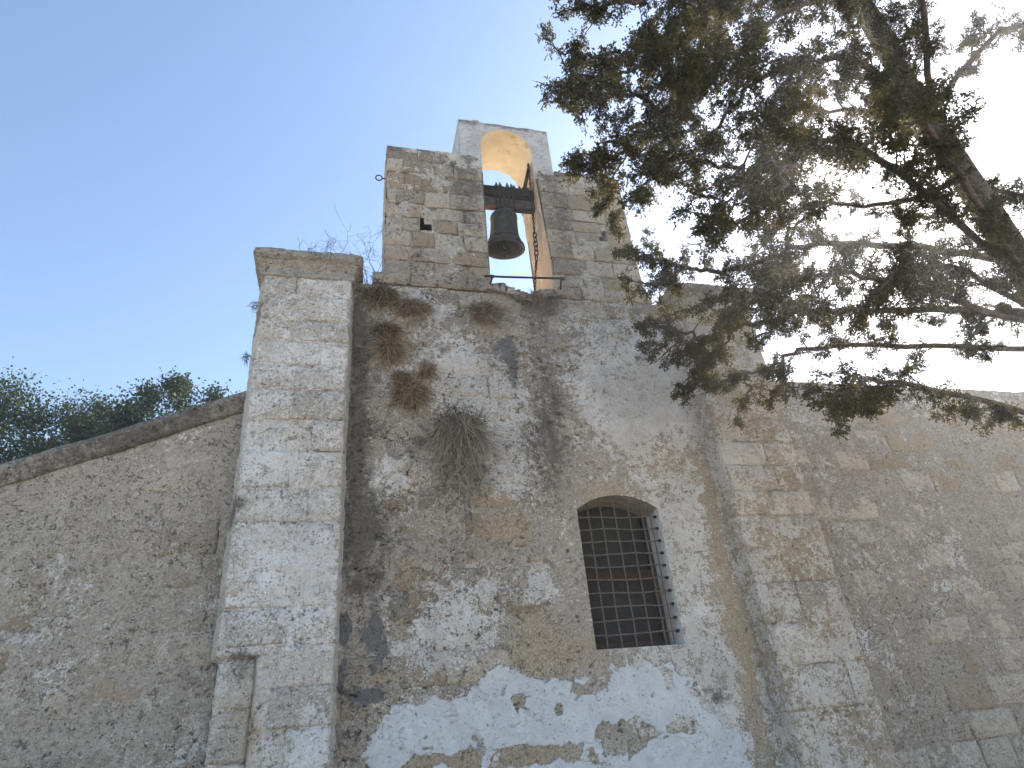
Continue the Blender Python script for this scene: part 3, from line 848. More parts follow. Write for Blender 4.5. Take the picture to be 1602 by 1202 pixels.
# ---- window: reveal, timber frame with dark panes, iron grille
def strip(name, pts0, pts1, mat, parent, nseg=10, flip=False, wob=.004):
    """ruled, slightly wavy strip between two polylines"""
    p0 = np.array(pts0); p1 = np.array(pts1)
    tt = np.linspace(0, 1, nseg)[:, None, None]
    P = p0[None] * (1 - tt) + p1[None] * tt
    s = np.arange(P.shape[1])[None, :] * .21 + np.linspace(0, 1, nseg)[:, None] * 1.7
    P[1:, :, 0] += wob * (vnoise(s[1:] * 3, s[1:] * 1.7, 5) - .5) * 2
    return grid_obj(name, P, mat, parent, flip=flip)
RY = 0.34
zz = np.linspace(WZ0, WZS, 60); xx = np.linspace(WX0, WX1, 50)
nb = lambda x, z: (x, -0.004, z)
right_e = [nb(WX1, z) for z in zz]; right_i = [(WX1 - .002, RY, z) for z in zz]
strip('window_reveal', right_e, right_i, M['reveal'], church)
strip('window_reveal', [nb(WX0, z) for z in zz], [(WX0, RY, z) for z in zz], M['reveal'], church, flip=True)
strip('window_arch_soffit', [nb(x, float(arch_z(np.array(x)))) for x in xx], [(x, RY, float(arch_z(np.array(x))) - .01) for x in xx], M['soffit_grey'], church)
strip('window_sill', [nb(x, WZ0) for x in xx], [(x, RY, WZ0 + .02) for x in xx], M['reveal'], church, flip=True)

frame = None
V, F = [], []
def addbox(*a):
    v, f = box_geo(*a); o = len(V)
    V.extend(v); F.extend([tuple(i + o for i in q) for q in f])
addbox(WX0, WX0 + .06, RY - .05, RY + .03, WZ0 + .02, WZA); addbox(WX1 - .06, WX1, RY - .05, RY + .03, WZ0 + .02, WZA)
addbox(WX0 + .06, WX1 - .06, RY - .045, RY + .025, WZ0 + .02, WZ0 + .08)
frame = py_obj('window_frame', V, F, M['frame_wood'], church)
py_obj('transom', *box_geo(WX0 + .06, WX1 - .06, RY - .055, RY + .02, 2.965, 3.035), M['transom'], frame)
py_obj('pane', *box_geo(WX0 + .06, WX1 - .06, RY, RY + .012, 3.035, WZA + .02), M['pane'], frame)
py_obj('pane', *box_geo(WX0 + .06, WX1 - .06, RY, RY + .012, WZ0 + .08, 2.965), M['pane'], frame)

grille = empty('window_grille', (2.72, .06, WZ0))
grille_o = grille
tag(grille_o, 'rusty square-mesh iron grille fixed in the arched window opening', 'grille')
GY = 0.055
barz = [3.543, 3.415, 3.286, 3.156, 3.030, 2.903, 2.775, 2.645, 2.517, 2.390]
for z in barz:
    pts = [(WX0 - .02 + (WX1 - WX0 + .04) * k / 9, GY + random.uniform(-.003, .003), z + random.uniform(-.004, .004) + .006 * math.sin(k * .8 + z * 9)) for k in range(10)]
    b = tube('bar', pts, .0072, M['grille_iron'], grille_o, 6)
    tube('bar_end', [(WX1 - .035, GY, z), (WX1 - .012, GY, z + .001), (WX1 + .002, GY, z)], [.013, .016, .013], M['dark_iron'], grille_o, 7)
for k, x in enumerate([2.417, 2.563, 2.720, 2.877, 3.026, 3.118]):
    top = float(arch_z(np.array(x))) + .01
    pts = [(x + random.uniform(-.004, .004), GY + .016, WZ0 - .02 + (top - WZ0 + .02) * q / 12) for q in range(13)]
    tube('bar', pts, .0072, M['grille_iron'], grille_o, 6)

# ---- buttresses
def buttress(x_back0, x_front0, x_front1, x_back1, which, seed, mat, joints, niche=False):
    """front and both splayed sides as one wrapped sheet of worn masonry"""
    YF = -0.26
    pth = [(x_back0, .05)] + [(x_back0 + (x_front0 - x_back0) * t, .05 + (YF - .05) * t) for t in np.linspace(.05, .94, 18)]
    nl = len(pth)
    pth += [(x_front0 + (x_front1 - x_front0) * t, YF) for t in np.linspace(0.012, .988, 84)]
    nr = len(pth)
    pth += [(x_front1 + (x_back1 - x_front1) * t, YF + (.05 - YF) * t) for t in np.linspace(.06, 1, 19)]
    pth = np.array(pth); ncol = len(pth)
    nrm = np.zeros((ncol, 2)); nrm[:nl] = (-.95, -.3); nrm[nl:nr] = (0, -1); nrm[nr:] = (.95, -.3)
    for k in range(3):
        sm_ = nrm.copy(); sm_[1:-1] = (nrm[:-2] + nrm[1:-1] * 2 + nrm[2:]) / 4; nrm = sm_
    nrm /= np.linalg.norm(nrm, axis=1, keepdims=True)
    arc = np.concatenate([[0], np.cumsum(np.hypot(*np.diff(pth, axis=0).T))])
    bz = np.linspace(-.3, 6.2, 500)
    S, Z = np.meshgrid(arc + pth[0, 0], bz); X = np.broadcast_to(pth[None, :, 0], Z.shape).copy(); Y = np.broadcast_to(pth[None, :, 1], Z.shape).copy()
    A, B = face_data(X, Z, which)
    sidem = np.zeros(ncol); sidem[:nl] = 1; sidem[nr:] = 1
    if which == 'buttress':
        A[..., 1] += .12 * sidem; B[..., 0] += .25 * sidem; A[..., 0] -= .1 * sidem
    cov = sstep(.55, .62, fbm(S, Z, 2.6, 5, seed + 55, .6))
    T = crust(S, Z, seed) * .6 - .012 + .016 * cov * (1 - sidem)
    zj = np.array(joints)
    dj = np.min(np.abs(Z[..., None] + .012 * (fbm(X, Z, 4, 3, seed + 3) - .5)[..., None] * 2 - zj[None, None, :]), -1)
    T -= .012 * (1 - sstep(.002, .014, dj)) * sstep(.35, .5, fbm(X, Z, 3, 3, seed + 4))
    ex = np.minimum(np.abs(X - x_front0) + np.abs(Y - YF), np.abs(X - x_front1) + np.abs(Y - YF))
    T -= .022 * (1 - sstep(0, .035, ex)) * (fbm(S, Z, 7, 4, seed + 7) - .25)
    pl = [(rng.uniform(x_front0, x_front1), rng.uniform(1.5, 6.1), rng.uniform(.008, .016), rng.uniform(.015, .035)) for _ in range(70)] + chips(200, x_front0, x_front1, 1.4, 6.15)
    Tf = T[:, nl:nr].copy(); pits_into(Tf, pth[nl:nr, 0], bz, pl); T[:, nl:nr] = Tf
    if niche:
        inside = sstep(0, .012, (-0.668 + .02 * (fbm(X, Z, 6, 3, 9) - .5)) - X) * sstep(0, .014, 2.365 + .03 * (fbm(X, Z, 5, 3, 8) - .5) - Z)
        T -= .055 * inside
    P = np.stack([X + nrm[None, :, 0] * T, Y + nrm[None, :, 1] * T, Z], -1)
    return grid_obj('buttress', P, mat, church, None, A, B)

ZJ = [1.55, 1.82, 2.11, 2.43, 2.72, 3.04, 3.44, 3.76, 4.13, 4.45, 4.79, 5.06, 5.35, 5.61, 5.92, 6.18]
but1 = buttress(-1.075, -0.985, -0.080, -0.035, 'buttress', 200, M['buttress'], ZJ, True)
ZR = [1.6, 1.98, 2.36, 2.75, 3.1, 3.45, 3.72, 4.02, 4.3, 4.6, 4.95, 5.3, 5.6, 5.9, 6.18]
but2 = buttress(3.915, 3.945, 4.93, 5.02, 'rbuttress', 300, M['side'], ZR)

def coursed(parent, x0, x1, joints, yf, mat, which, wmin, wmax, skip=0.0, proud=(-.004, .006), avoid=None):
    for z0, z1 in zip(joints[:-1], joints[1:]):
        x = x0 - rng.uniform(0, .2) * 0
        while x < x1 - .02:
            w = rng.uniform(wmin, wmax)
            b = min(x + w, x1)
            if x1 - b < .16: b = x1
            if rng.random() >= skip and not (avoid and avoid(x, b, z0, z1)):
                stone(parent, x + .005, b - .005, z0 + .005, z1 - .005, yf, .09, mat, which, proud=rng.uniform(*proud), rnd=.005, pillow=.009, jag=.005)
            x = b
coursed(but1, -0.97, -0.095, ZJ, -0.26, M['buttress'], 'buttress', .3, .62, 0.04, (-.006, .006), lambda a, b, z0, z1: a < -.64 and z0 < 2.40)
coursed(but2, 3.965, 4.915, ZR, -0.26, M['side'], 'rbuttress', .4, .75, 0.08, (-.006, .004))
# blocks of the blind recess, set back
for z0, z1 in ((1.3, 1.62), (1.63, 1.98), (1.99, 2.345)):
    stone(but1, -0.97, -0.69, z0, z1, -0.21, .06, M['buttress'], 'buttress', proud=.001, rnd=.004)

def cornice(x0, x1, seed):
    """moulded cap: swept profile along left return, front, right return"""
    prof = [(-.02, 6.165), (0.016, 6.165), (.024, 6.18), (.024, 6.212), (.008, 6.218), (.010, 6.245), (.022, 6.275), (.045, 6.305), (.068, 6.322), (.072, 6.345), (.058, 6.35), (.060, 6.365), (.108, 6.372), (.116, 6.385), (.116, 6.450), (.104, 6.468), (0.0, 6.475), (-.30, 6.49)]
    path = []
    for t in np.linspace(0, 1, 10)[:-1]: path.append((x0, 0.30 - t * .56, -1, 0))
    for t in np.linspace(0, 1, 46): path.append((x0 + t * (x1 - x0), -0.26, 0, -1))
    for t in np.linspace(0, 1, 10)[1:]: path.append((x1, -0.26 + t * .56, 1, 0))
    n = len(path); rows = []
    for d, z in prof:
        row = []
        for i, (x, y, nx_, ny_) in enumerate(path):
            if i == 9: nx_, ny_ = -1, -1
            if i == 9 + 45: nx_, ny_ = 1, -1
            q = .007 * (vnoise(np.array(i * .55 + seed), np.array(z * 9), 3) - .5) * 2
            ch = -.022 * max(0, float(vnoise(np.array(i * .8 + seed), np.array(z * 14), 4)) - .72) / .28 if d > .05 else 0
            dd = d + float(q) + ch
            row.append((x + nx_ * dd, y + ny_ * dd, z + float(q) * .6))
        rows.append(row)
    P = np.array(rows)
    A, B = face_data(P[..., 0] + P[..., 1], P[..., 2], 'side')
    A[..., 1] += .35 * sstep(6.28, 6.42, P[..., 2]) - .1 * sstep(6.3, 6.2, P[..., 2])
    return grid_obj('cornice', P, M['cornice'], church, None, A, B)
cornice(-1.005, -0.075, 3)
cornice(3.945, 4.95, 17)

# ---- bell gable
BZ0, BZ1 = 6.335, 8.70
gable = None
HOLES = [(.722, .770, 7.275, 7.505), (.770, .868, 7.275, 7.395), (3.135, 3.215, 7.40, 7.475), (3.20, 3.275, 7.40, 7.60)]
def gable_field(x0, x1, seed, ztop):
    gx = np.linspace(x0, x1, int((x1 - x0) / .013)); gz = np.linspace(BZ0 - .02, BZ1 + .2, 190)
    X, Z = np.meshgrid(gx, gz)
    top = ztop(X)
    Z = BZ0 - .02 + (Z - BZ0 + .02) * (top - BZ0 + .02) / (BZ1 + .2 - BZ0 + .02)
    A, B = face_data(X, Z, 'gable')
    T = -0.014 + crust(X, Z, seed) * .6 + .020 * sstep(.52, .6, fbm(X, Z, 3.4, 5, seed + 61, .6)) - .03 * sstep(.55, .6, fbm(X, Z, 2.3, 4, seed + 67))
    # remains of render beside the arch
    rend = sstep(.35, .6, .9 * np.exp(-((X - 1.28) / .38) ** 2) * sstep(8.32, 8.6, Z) + .8 * np.exp(-((X - 2.6) / .14) ** 2) * sstep(8.45, 8.62, Z) + .5 * (fbm(X, Z, 6, 4, seed + 2) - .5))
    T += rend * .022
    A[..., 0] += rend * .5; A[..., 1] -= rend * .3
    xm = (X[:-1, :-1] + X[1:, 1:]) / 2; zm = (Z[:-1, :-1] + Z[1:, 1:]) / 2
    keep = np.ones(xm.shape, bool)
    for a, b, c, d in HOLES:
        keep &= ~((xm > a) & (xm < b) & (zm > c) & (zm < d))
    return np.stack([X, -T, Z], -1), A, B, keep
topL = lambda x: 8.755 + .012 * np.sin(x * 9) + .03 * (fbm(x, x * 0, 5, 3, 4) - .5) - .02 * x
topR = lambda x: 8.63 + .035 * (fbm(x, x * 0, 4, 3, 8) - .5) * 2
PL_, A_, B_, K_ = gable_field(0.30, 1.575, 400, topL)
gable = grid_obj('bell_gable', PL_, M['mortar'], church, K_, A_, B_)
PR_, A_, B_, K_ = gable_field(2.40, 3.62, 430, topR)
gable_r = grid_obj('bell_gable_pier', PR_, M['mortar'], church, K_, A_, B_)

def in_hole(a, b, z0, z1):
    return [h for h in HOLES if h[0] < b - .01 and h[1] > a + .01 and h[2] < z1 - .01 and h[3] > z0 + .01]
LEFT = [(6.355, 6.53, [.14, .58, 1.28, 1.585], .028), (6.53, 6.75, [.275, .61, .88, 1.24, 1.58], 0), (6.75, 6.99, [.285, .72, 1.10, 1.58], 0), (6.99, 7.24, [.288, .62, .90, 1.26, 1.58], 0),
        (7.24, 7.47, [.292, .715, .87, 1.19, 1.58], 0), (7.47, 7.69, [.295, .51, .93, 1.30, 1.58], 0), (7.69, 7.96, [.30, .42, .78, 1.13, 1.58], 0), (7.96, 8.26, [.30, .52, .75, 1.10, 1.585], 0),
        (8.26, 8.52, [.303, .51, .90, 1.19, 1.59], 0), (8.52, 8.755, [.305, .72, 1.25], 0)]
RIGHT = [(6.335, 6.53, [2.41, 2.74, 3.05, 3.40, 3.70], .028), (6.53, 6.74, [2.41, 2.80, 3.11, 3.42, 3.655], 0), (6.74, 7.01, [2.41, 2.88, 3.26, 3.65], 0), (7.01, 7.27, [2.41, 2.72, 3.03, 3.33, 3.645], 0),
         (7.27, 7.51, [2.405, 2.81, 3.14, 3.275, 3.64], 0), (7.51, 7.71, [2.40, 2.76, 3.17, 3.50, 3.635], 0), (7.71, 7.92, [2.40, 2.81, 3.31, 3.63], 0), (7.92, 8.21, [2.39, 2.76, 3.16, 3.46, 3.625], 0),
         (8.21, 8.57, [2.38, 3.05, 3.45, 3.62], 0), (8.575, 8.66, [2.66, 2.95, 3.3, 3.615], 0)]
for side, rows in ((gable, LEFT), (gable_r, RIGHT)):
    for z0, z1, js, pr in rows:
        for a, b in zip(js[:-1], js[1:]):
            hs = in_hole(a, b, z0, z1)
            if hs:
                h0 = min(h[0] for h in hs); h1 = max(h[1] for h in hs)
                if b - a < .2:
                    continue
                if h0 - a > .1: b = h0
                elif b - h1 > .1: a = h1
                else: continue
            if side is gable and 1.0 < (a + b) / 2 < 1.6 and z0 > 8.5: continue
            stone(side, a + .006, b - .006, z0 + .006, z1 - .006, 0.0, .10, M['gable'], 'gable', proud=pr + rng.uniform(.0, .010), rnd=.008, pillow=.010, jag=.006)

# pier bodies behind the facing: outer sides, back, tops
def side_field(xf, y0, y1, z0, zt, flip, seed, mat, nrm, name, parent, batter=0.0):
    yy = np.linspace(y0, y1, 36); zz = np.linspace(z0, zt, 150)
    Yg, Zg = np.meshgrid(yy, zz)
    Xg = xf + nrm * crust(Yg + seed, Zg, seed) * 1.0 + batter * (8.7 - Zg)
    A, B = face_data(Yg + seed * .1, Zg, 'side')
    return grid_obj(name, np.stack([Xg, Yg, Zg], -1), mat, parent, None, A, B, flip=flip)
side_field(0.300, .004, .72, BZ0 - .1, 8.74, True, 3, M['side'], -1, 'pier_flank', church)
side_field(3.62, .004, .72, BZ0 - .1, 8.62, False, 4, M['side'], 1, 'pier_flank', church)
def slab_top(x0, x1, z, name):
    xx = np.linspace(x0, x1, 40); yy = np.linspace(0.0, .72, 16); Xg, Yg = np.meshgrid(xx, yy)
    Zg = z(Xg) + .02 * (fbm(Xg, Yg, 6, 3, 12) - .5) * (Yg > .01)
    A, B = face_data(Xg, Yg, 'side')
    grid_obj(name, np.stack([Xg, Yg, Zg], -1), M['side'], church, None, A, B)
slab_top(.30, 1.575, topL, 'gable_top'); slab_top(2.40, 3.62, topR, 'gable_top')
for x0, x1, zt in ((.302, 1.60, 8.72), (2.37, 3.618, 8.60)):
    V, F = box_geo(x0, x1, .715, .72, 5.9, zt); py_obj('pier_rear', V, F, M['side'], church)

# jambs of the bell opening (bare pinkish stone), battered and uneven
def jamb(x_front_top, x_front_bot, side, seed):
    yy = np.linspace(.003, .74, 44); zz = np.linspace(6.30, 9.0, 170); Yg, Zg = np.meshgrid(yy, zz)
    t = (Zg - 6.3) / 2.7
    s = -1 if side > 0 else 1
    Xg = x_front_bot + (x_front_top - x_front_bot) * t
    bulge = .030 * (fbm(Yg, Zg, 2.2, 3, seed) - .5) * 2 + .012 * (fbm(Yg, Zg, 9, 3, seed + 3) - .5) * 2
    k = sstep(.0, .06, Yg) * sstep(9.0, 8.7, Zg)
    Xg = Xg - side * (bulge * k)
    # worn, wavy back arris
    Yg2 = Yg + (Yg / .74) * (.05 * (fbm(Zg * 0, Zg, 2.0, 3, seed + 7) - .5) * 2)
    return grid_obj('opening_jamb', np.stack([Xg, Yg2, Zg], -1), M['jamb'], church, None, flip=(side > 0))
def flipfix(o): pass
jamb(2.345, 2.42, 1, 501)
jamb(1.605, 1.572, -1, 502)

# rubble sill of the opening
sx = np.linspace(1.5, 2.5, 70); sy = np.linspace(-.03, .74, 50)
Xg, Yg = np.meshgrid(sx, sy)
zl = np.interp(Xg, [1.5, 1.57, 1.69, 1.83, 1.95, 2.09, 2.18, 2.29, 2.37, 2.5], [6.52, 6.512, 6.498, 6.455, 6.417, 6.386, 6.444, 6.50, 6.506, 6.50])
Zg = zl - .10 * sstep(.0, .5, Yg) + .022 * (fbm(Xg, Yg, 9, 3, 601) - .5) * 2 - .16 * sstep(.02, -.03, Yg)
Yq = Yg - .028 * (1 - sstep(-.03, .02, Yg)) + .012 * (fbm(Xg, Zg, 7, 3, 605) - .5)
A, B = face_data(Xg, Zg, 'gable'); A[..., 1] += .35; B[..., 0] += .25
grid_obj('opening_sill', np.stack([Xg, Yq, Zg], -1), M['wall_stone'], church, None, A, B)
for k in range(9):
    cx = 1.62 + k * .088
    zt = float(np.interp(cx, [1.57, 1.69, 1.83, 1.95, 2.09, 2.18, 2.29, 2.37], [6.50, 6.48, 6.44, 6.40, 6.375, 6.43, 6.49, 6.50]))
    stone(gable, cx - .045, cx + .042, zt - .10 - rng.uniform(0, .03), zt + rng.uniform(-.01, .012), -.02, .16, M['wall_stone'], 'gable', proud=rng.uniform(0, .02), rnd=.02, pillow=.022, jag=.014)

# ---- rendered arch block over the opening
def arch_block():
    x0, x1, zb, zt = 1.30, 2.635, 8.45, 9.47
    cx, hw, zs_, crown = 1.972, .369, 9.0, 9.37
    n = 40
    ang = np.linspace(math.pi, 0, n)
    inner = [(1.598, zb)] + [(1.60, zb + (zs_ - zb) * k / 8) for k in range(1, 8)] + [(cx + hw * math.cos(a), zs_ + (crown - zs_) * math.sin(a)) for a in ang] + [(2.342, zs_ - (zs_ - zb) * k / 8) for k in range(1, 8)] + [(2.346, zb)]
    # matching outer outline
    inner = np.array(inner); L = len(inner)
    outer = []
    for (ix, iz) in inner:
        if iz < zs_ - 1e-6:
            ox = x0 if ix < cx else x1
            if ix < cx: outer.append((x0 + .012 * 0, iz))
            else: outer.append((x1, iz))
        else:
            dx, dz = ix - cx, iz - (zs_ - .15)
            s = 1e9
            if abs(dx) > 1e-9: s = min(s, ((x1 - cx) if dx > 0 else (cx - x0)) / abs(dx))
            if dz > 1e-9: s = min(s, (zt - (zs_ - .15)) / dz)
            outer.append((cx + dx * s, zs_ - .15 + dz * s))
    outer = np.array(outer)
    # snap nearest to the two corners
    for c in ((x0, zt), (x1, zt)):
        k = np.argmin(np.hypot(outer[:, 0] - c[0], outer[:, 1] - c[1])); outer[k] = c
    m = 16
    tt = np.linspace(0, 1, m)[:, None, None]
    G = inner[None] * (1 - tt) + outer[None] * tt            # (m, L, 2)
    X, Z = G[..., 0], G[..., 1]
    y = -.012 - .006 * (fbm(X, Z, 3, 3, 701) - .5) * 2 - .003 * (fbm(X, Z, 16, 3, 702) - .5) * 2
    lowfade = sstep(8.62, 8.50, Z); y = y + lowfade * .02
    A, B = face_data(X, Z, 'side')
    A[..., 0] = .15 * (fbm(X, Z, 2.2, 3, 703) - .5); A[..., 1] = .55 * sstep(9.36, 9.44, Z + .04 * (fbm(X, Z, 6, 3, 704) - .5)) + .25 * (fbm(X * 2.5, Z * .6, 3, 3, 705) - .45); B[..., 0] *= .2; B[..., 2] = .8
    arch = grid_obj('arch', np.stack([X, y, Z], -1), M['arch'], church, None, A, B, flip=True)
    # outer shell: left side, top, right side
    D = .74
    yy = np.linspace(-.012, D, 20)
    out2 = np.array([(x0, 8.45), (x0, 8.7), (x0, 9.0), (x0, 9.25), (x0, zt)] + [(x0 + (x1 - x0) * k / 20, zt + .012 * math.sin(k * .9)) for k in range(1, 20)] + [(x1, zt), (x1, 9.25), (x1, 9.0), (x1, 8.7), (x1, 8.45)])
    P = np.zeros((20, len(out2), 3)); P[..., 0] = out2[None, :, 0]; P[..., 2] = out2[None, :, 1]; P[..., 1] = yy[:, None]
    A2, B2 = face_data(P[..., 0] + P[..., 1], P[..., 2], 'side'); B2[..., 2] = .8
    grid_obj('arch_shell', P, M['arch'], church, None, A2, B2, flip=False)
    # soffit (ochre limewash)
    yy = np.linspace(-.011, D, 26); ii = inner[5:-5]
    P = np.zeros((26, len(ii), 3)); P[..., 0] = ii[None, :, 0]; P[..., 2] = ii[None, :, 1]; P[..., 1] = yy[:, None]
    w = .008 * (fbm(P[..., 0] + P[..., 2], P[..., 1], 5, 3, 707) - .5); P[..., 2] += w * (P[..., 1] > .01)
    grid_obj('arch_soffit', P, M['ochre'], church, None, flip=True)
    # back face
    Pb = np.stack([X, np.full(X.shape, D), Z], -1)
    grid_obj('arch_rear_face', Pb, M['arch'], church, None, A, B)
    return arch
arch = arch_block()
bevel_box('loose_capstone', 1.50, 1.62, -.008, .14, 9.46, 9.525, M['side'], church, .012, .006)

# ---- body of the church behind the facade (roof that throws sunlight into the opening)
V, F = box_geo(-1.0, 4.95, .02, 9.0, 0.0, 6.02)
py_obj('nave', V, F[:1] + F[3:], M['side'], church)
rx = np.linspace(-1.0, 4.95, 30); ry = np.linspace(.02, 9.0, 30); Xg, Yg = np.meshgrid(rx, ry)
grid_obj('roof', np.stack([Xg, Yg, 6.06 + .03 * fbm(Xg, Yg, 1, 3, 5)], -1), M['roof'], church)
# top ledge of the wall between buttress and gable
for x0, x1 in ((-.05, .32), (3.60, 3.97)):
    xx = np.linspace(x0, x1, 26); yy = np.linspace(-.012, .70, 20); Xg, Yg = np.meshgrid(xx, yy)
    Zg = 6.335 + .03 * (fbm(Xg, Yg, 6, 3, 15) - .5) * 2 - .03 * sstep(.03, -.01, Yg)
    A, B = face_data(Xg, Zg, 'side'); A[..., 1] += .4
    grid_obj('wall_top', np.stack([Xg, Yg, Zg], -1), M['side'], church, None, A, B)

# ---- lower wings either side
def wing(x0, x1, topf, yf, seed, name):
    gx = np.linspace(x0, x1, 150); gz = np.linspace(-.3, 1, 230)
    X, Q = np.meshgrid(gx, np.linspace(0, 1, 230))
    Z = -.3 + (topf(X) + .3) * Q
    A, B = face_data(X, Z, 'side2')
    T = crust(X, Z, seed) * .9
    w = grid_obj(name, np.stack([X, yf - T, Z], -1), M['wall'], church, None, A, B)
    zc = .9
    while zc < float(topf(gx).max()) - .3:
        h = rng.uniform(.24, .34); x = x0 + .02
        while x < x1 - .1:
            ww = rng.uniform(.35, .75); b = min(x + ww, x1)
            if zc + h < float(topf(np.array([x, b])).min()) - .12 and rng.random() < .8:
                stone(w, x + .008, b - .008, zc + .006, zc + h - .006, yf, .08, M['side'], 'side2', proud=rng.uniform(-.004, .010), rnd=.006, pillow=.012, jag=.007)
            x = b
        zc += h
    return w
rake = lambda x: 4.80 + (x + 1.13) * .42
wing(-7.5, -1.04, rake, .20, 801, 'side_wall')
# raking cornice of the left wing
prof = [(0.0, -.06), (.02, -.06), (.05, -.02), (.055, .02), (.10, .06), (.105, .12), (.09, .135), (0.0, .14), (-.4, .14)]
px = np.linspace(-7.5, -1.02, 80)
P = np.zeros((len(prof), 80, 3))
for r, (d, dz) in enumerate(prof):
    jn = .008 * (vnoise(px * 5, np.full(80, dz * 20), 6) - .5) * 2
    P[r, :, 0] = px; P[r, :, 1] = .19 - d - jn; P[r, :, 2] = rake(px) + dz + jn - .02
A, B = face_data(P[..., 0], P[..., 2], 'side'); A[..., 1] += .4
grid_obj('raking_cornice', P, M['cornice'], church, None, A, B)
flat = lambda x: 5.35 + 0.0 * x + .03 * (fbm(x, x * 0, 3, 3, 44) - .5)
wing(4.98, 14.0, flat, .12, 851, 'side_wall')
V, F = box_geo(4.98, 14.0, .14, 5.0, 0.0, 5.30); py_obj('side_wing', V, F, M['side'], church)
V = [(-7.5, .22, 0), (-1.02, .22, 0), (-1.02, .22, 4.75), (-7.5, .22, 2.03), (-7.5, 6, 0), (-1.02, 6, 0), (-1.02, 6, 4.75), (-7.5, 6, 2.03)]
py_obj('side_wing', V, [(0, 1, 2, 3), (4, 7, 6, 5), (3, 2, 6, 7), (0, 3, 7, 4)], M['side'], church)

# ------------------------------------------------------------------ bell with its headstock
BX, BY = 1.925, 0.275
bell = empty('bell', (BX, BY, 7.40))
tag(bell, 'dark bronze church bell hanging from a timber headstock in the arched gable', 'bell')
RZ = 7.44
prof_o = [(.263, 0), (.262, .022), (.252, .050), (.232, .085), (.213, .125), (.198, .175), (.187, .24), (.180, .32), (.176, .40), (.174, .47), (.171, .525), (.160, .565), (.135, .595), (.09, .615), (.05, .622), (0.001, .623)]
prof_i = [(.263, 0), (.255, -.004), (.235, .010), (.215, .045), (.195, .10), (.178, .17), (.165, .28), (.158, .42), (.145, .52), (.09, .57), (.001, .575)]
prof_o = [(r * 1.07, z * .96) for r, z in prof_o]; prof_i = [(r * 1.07, z * .96) for r, z in prof_i]
lathe('bell_body', [(r, RZ + z) for r, z in prof_o], M['bronze'], bell, BX, BY)
inner_b = lathe('bell_inside', [(r, RZ + z) for r, z in prof_i][::-1], M['bronze'], bell, BX, BY)
for z, r in ((.058, .266), (.139, .223), (.149, .220), (.48, .187), (.514, .1835)):
    V, F = tube_geo([(BX + (r + .001) * math.cos(a), BY + (r + .001) * math.sin(a), RZ + z) for a in np.linspace(0, 2 * math.pi, 49)], .004, 6, False)
    py_obj('moulding_ring', V, F, M['bronze'], bell, True)
# clapper
tube('clapper', [(BX, BY, RZ + .56), (BX + .005, BY, RZ + .25), (BX + .008, BY, RZ + .10), (BX + .008, BY, RZ + .085), (BX + .008, BY, RZ + .05), (BX + .008, BY, RZ + .03)], [.012, .014, .018, .030, .030, .012], M['iron'], bell, 10)
# crown loops
for dx in (-.085, -.03, .03, .085):
    pts = [(BX + dx + .022 * math.cos(a), BY, RZ + .625 + .055 * math.sin(a)) for a in np.linspace(-.4, math.pi + .4, 12)]
    tube('crown_loop', pts, .011, M['bronze'], bell, 7)
tube('crown_loop', [(BX, BY - .07 + .02 * k, RZ + .60 + .07 * math.sin(k * math.pi / 7)) for k in range(8)], .012, M['bronze'], bell, 7)
# headstock: dark upper beam on a paler lower one
hs = bevel_box('headstock', 1.50, 2.40, .20, .36, 8.235, 8.445, M['beam'], bell, .012, .004)
lo = bevel_box('support_beam', 1.50, 2.40, .215, .320, 8.075, 8.232, M['beam_grey'], bell, .012, .004)
bevel_box('headstock_board', 1.58, 1.80, .225, .30, 8.045, 8.073, M['beam_red'], bell, .006, .003)
bevel_box('headstock_board', 2.08, 2.36, .225, .30, 8.045, 8.073, M['beam'], bell, .006, .003)
for k, x in enumerate((1.80, 1.862, 1.925, 1.99, 2.06)):
    py_obj('iron_strap', *box_geo(x - .013, x + .013, .188, .199, 8.06, 8.40 - .02 * (k % 2)), M['iron'], bell)
for x, dz in ((1.845, .03), (1.90, .035), (2.005, .04), (2.065, .03), (2.105, .015), (2.185, .01)):
    tube('bolt', [(x, .24, 8.44), (x, .24, 8.465 + dz), (x, .24, 8.475 + dz), (x, .24, 8.515 + dz)], [.028, .025, .016, .010], M['dark_iron'], bell, 8)
bevel_box('bolt_plate', 1.80, 1.96, .215, .30, 8.443, 8.462, M['dark_iron'], bell, .004)
bevel_box('bolt_plate', 1.97, 2.22, .215, .30, 8.443, 8.458, M['dark_iron'], bell, .004)
tube('pivot', [(1.50, .28, 8.25), (1.56, .28, 8.25)], .025, M['dark_iron'], bell, 8)
# ringing lever
tube('lever', [(2.235, .17, 8.40), (2.262, .165, 8.52), (2.33, .155, 8.80), (2.345, .15, 8.87)], [.028, .027, .024, .024], M['iron'], bell, 7)
bevel_box('lever_head', 2.318, 2.372, .125, .175, 8.86, 8.905, M['iron'], bell, .008, .002)
bevel_box('lever_clamp', 2.20, 2.30, .16, .198, 8.25, 8.43, M['iron'], bell, .006)
wedge = bevel_box('timber_wedge', 2.36, 2.42, .10, .20, 8.42, 8.60, M['wedge'], None, .006, .004)
wedge.rotation_euler = (0, 0, 0)
tag(wedge, 'weathered wooden wedge jammed beside the headstock against the right jamb', 'wedge')

# the bell has swung back a little from the headstock
for o in list(bell.children):
    if o.name.split('.')[0] in ('bell_body', 'bell_inside', 'moulding_ring', 'clapper', 'crown_loop'):
        piv = Matrix.Translation((BX, BY, 8.12))
        o.data.transform(piv @ Matrix.Rotation(RAD(13), 4, 'X') @ piv.inverted())

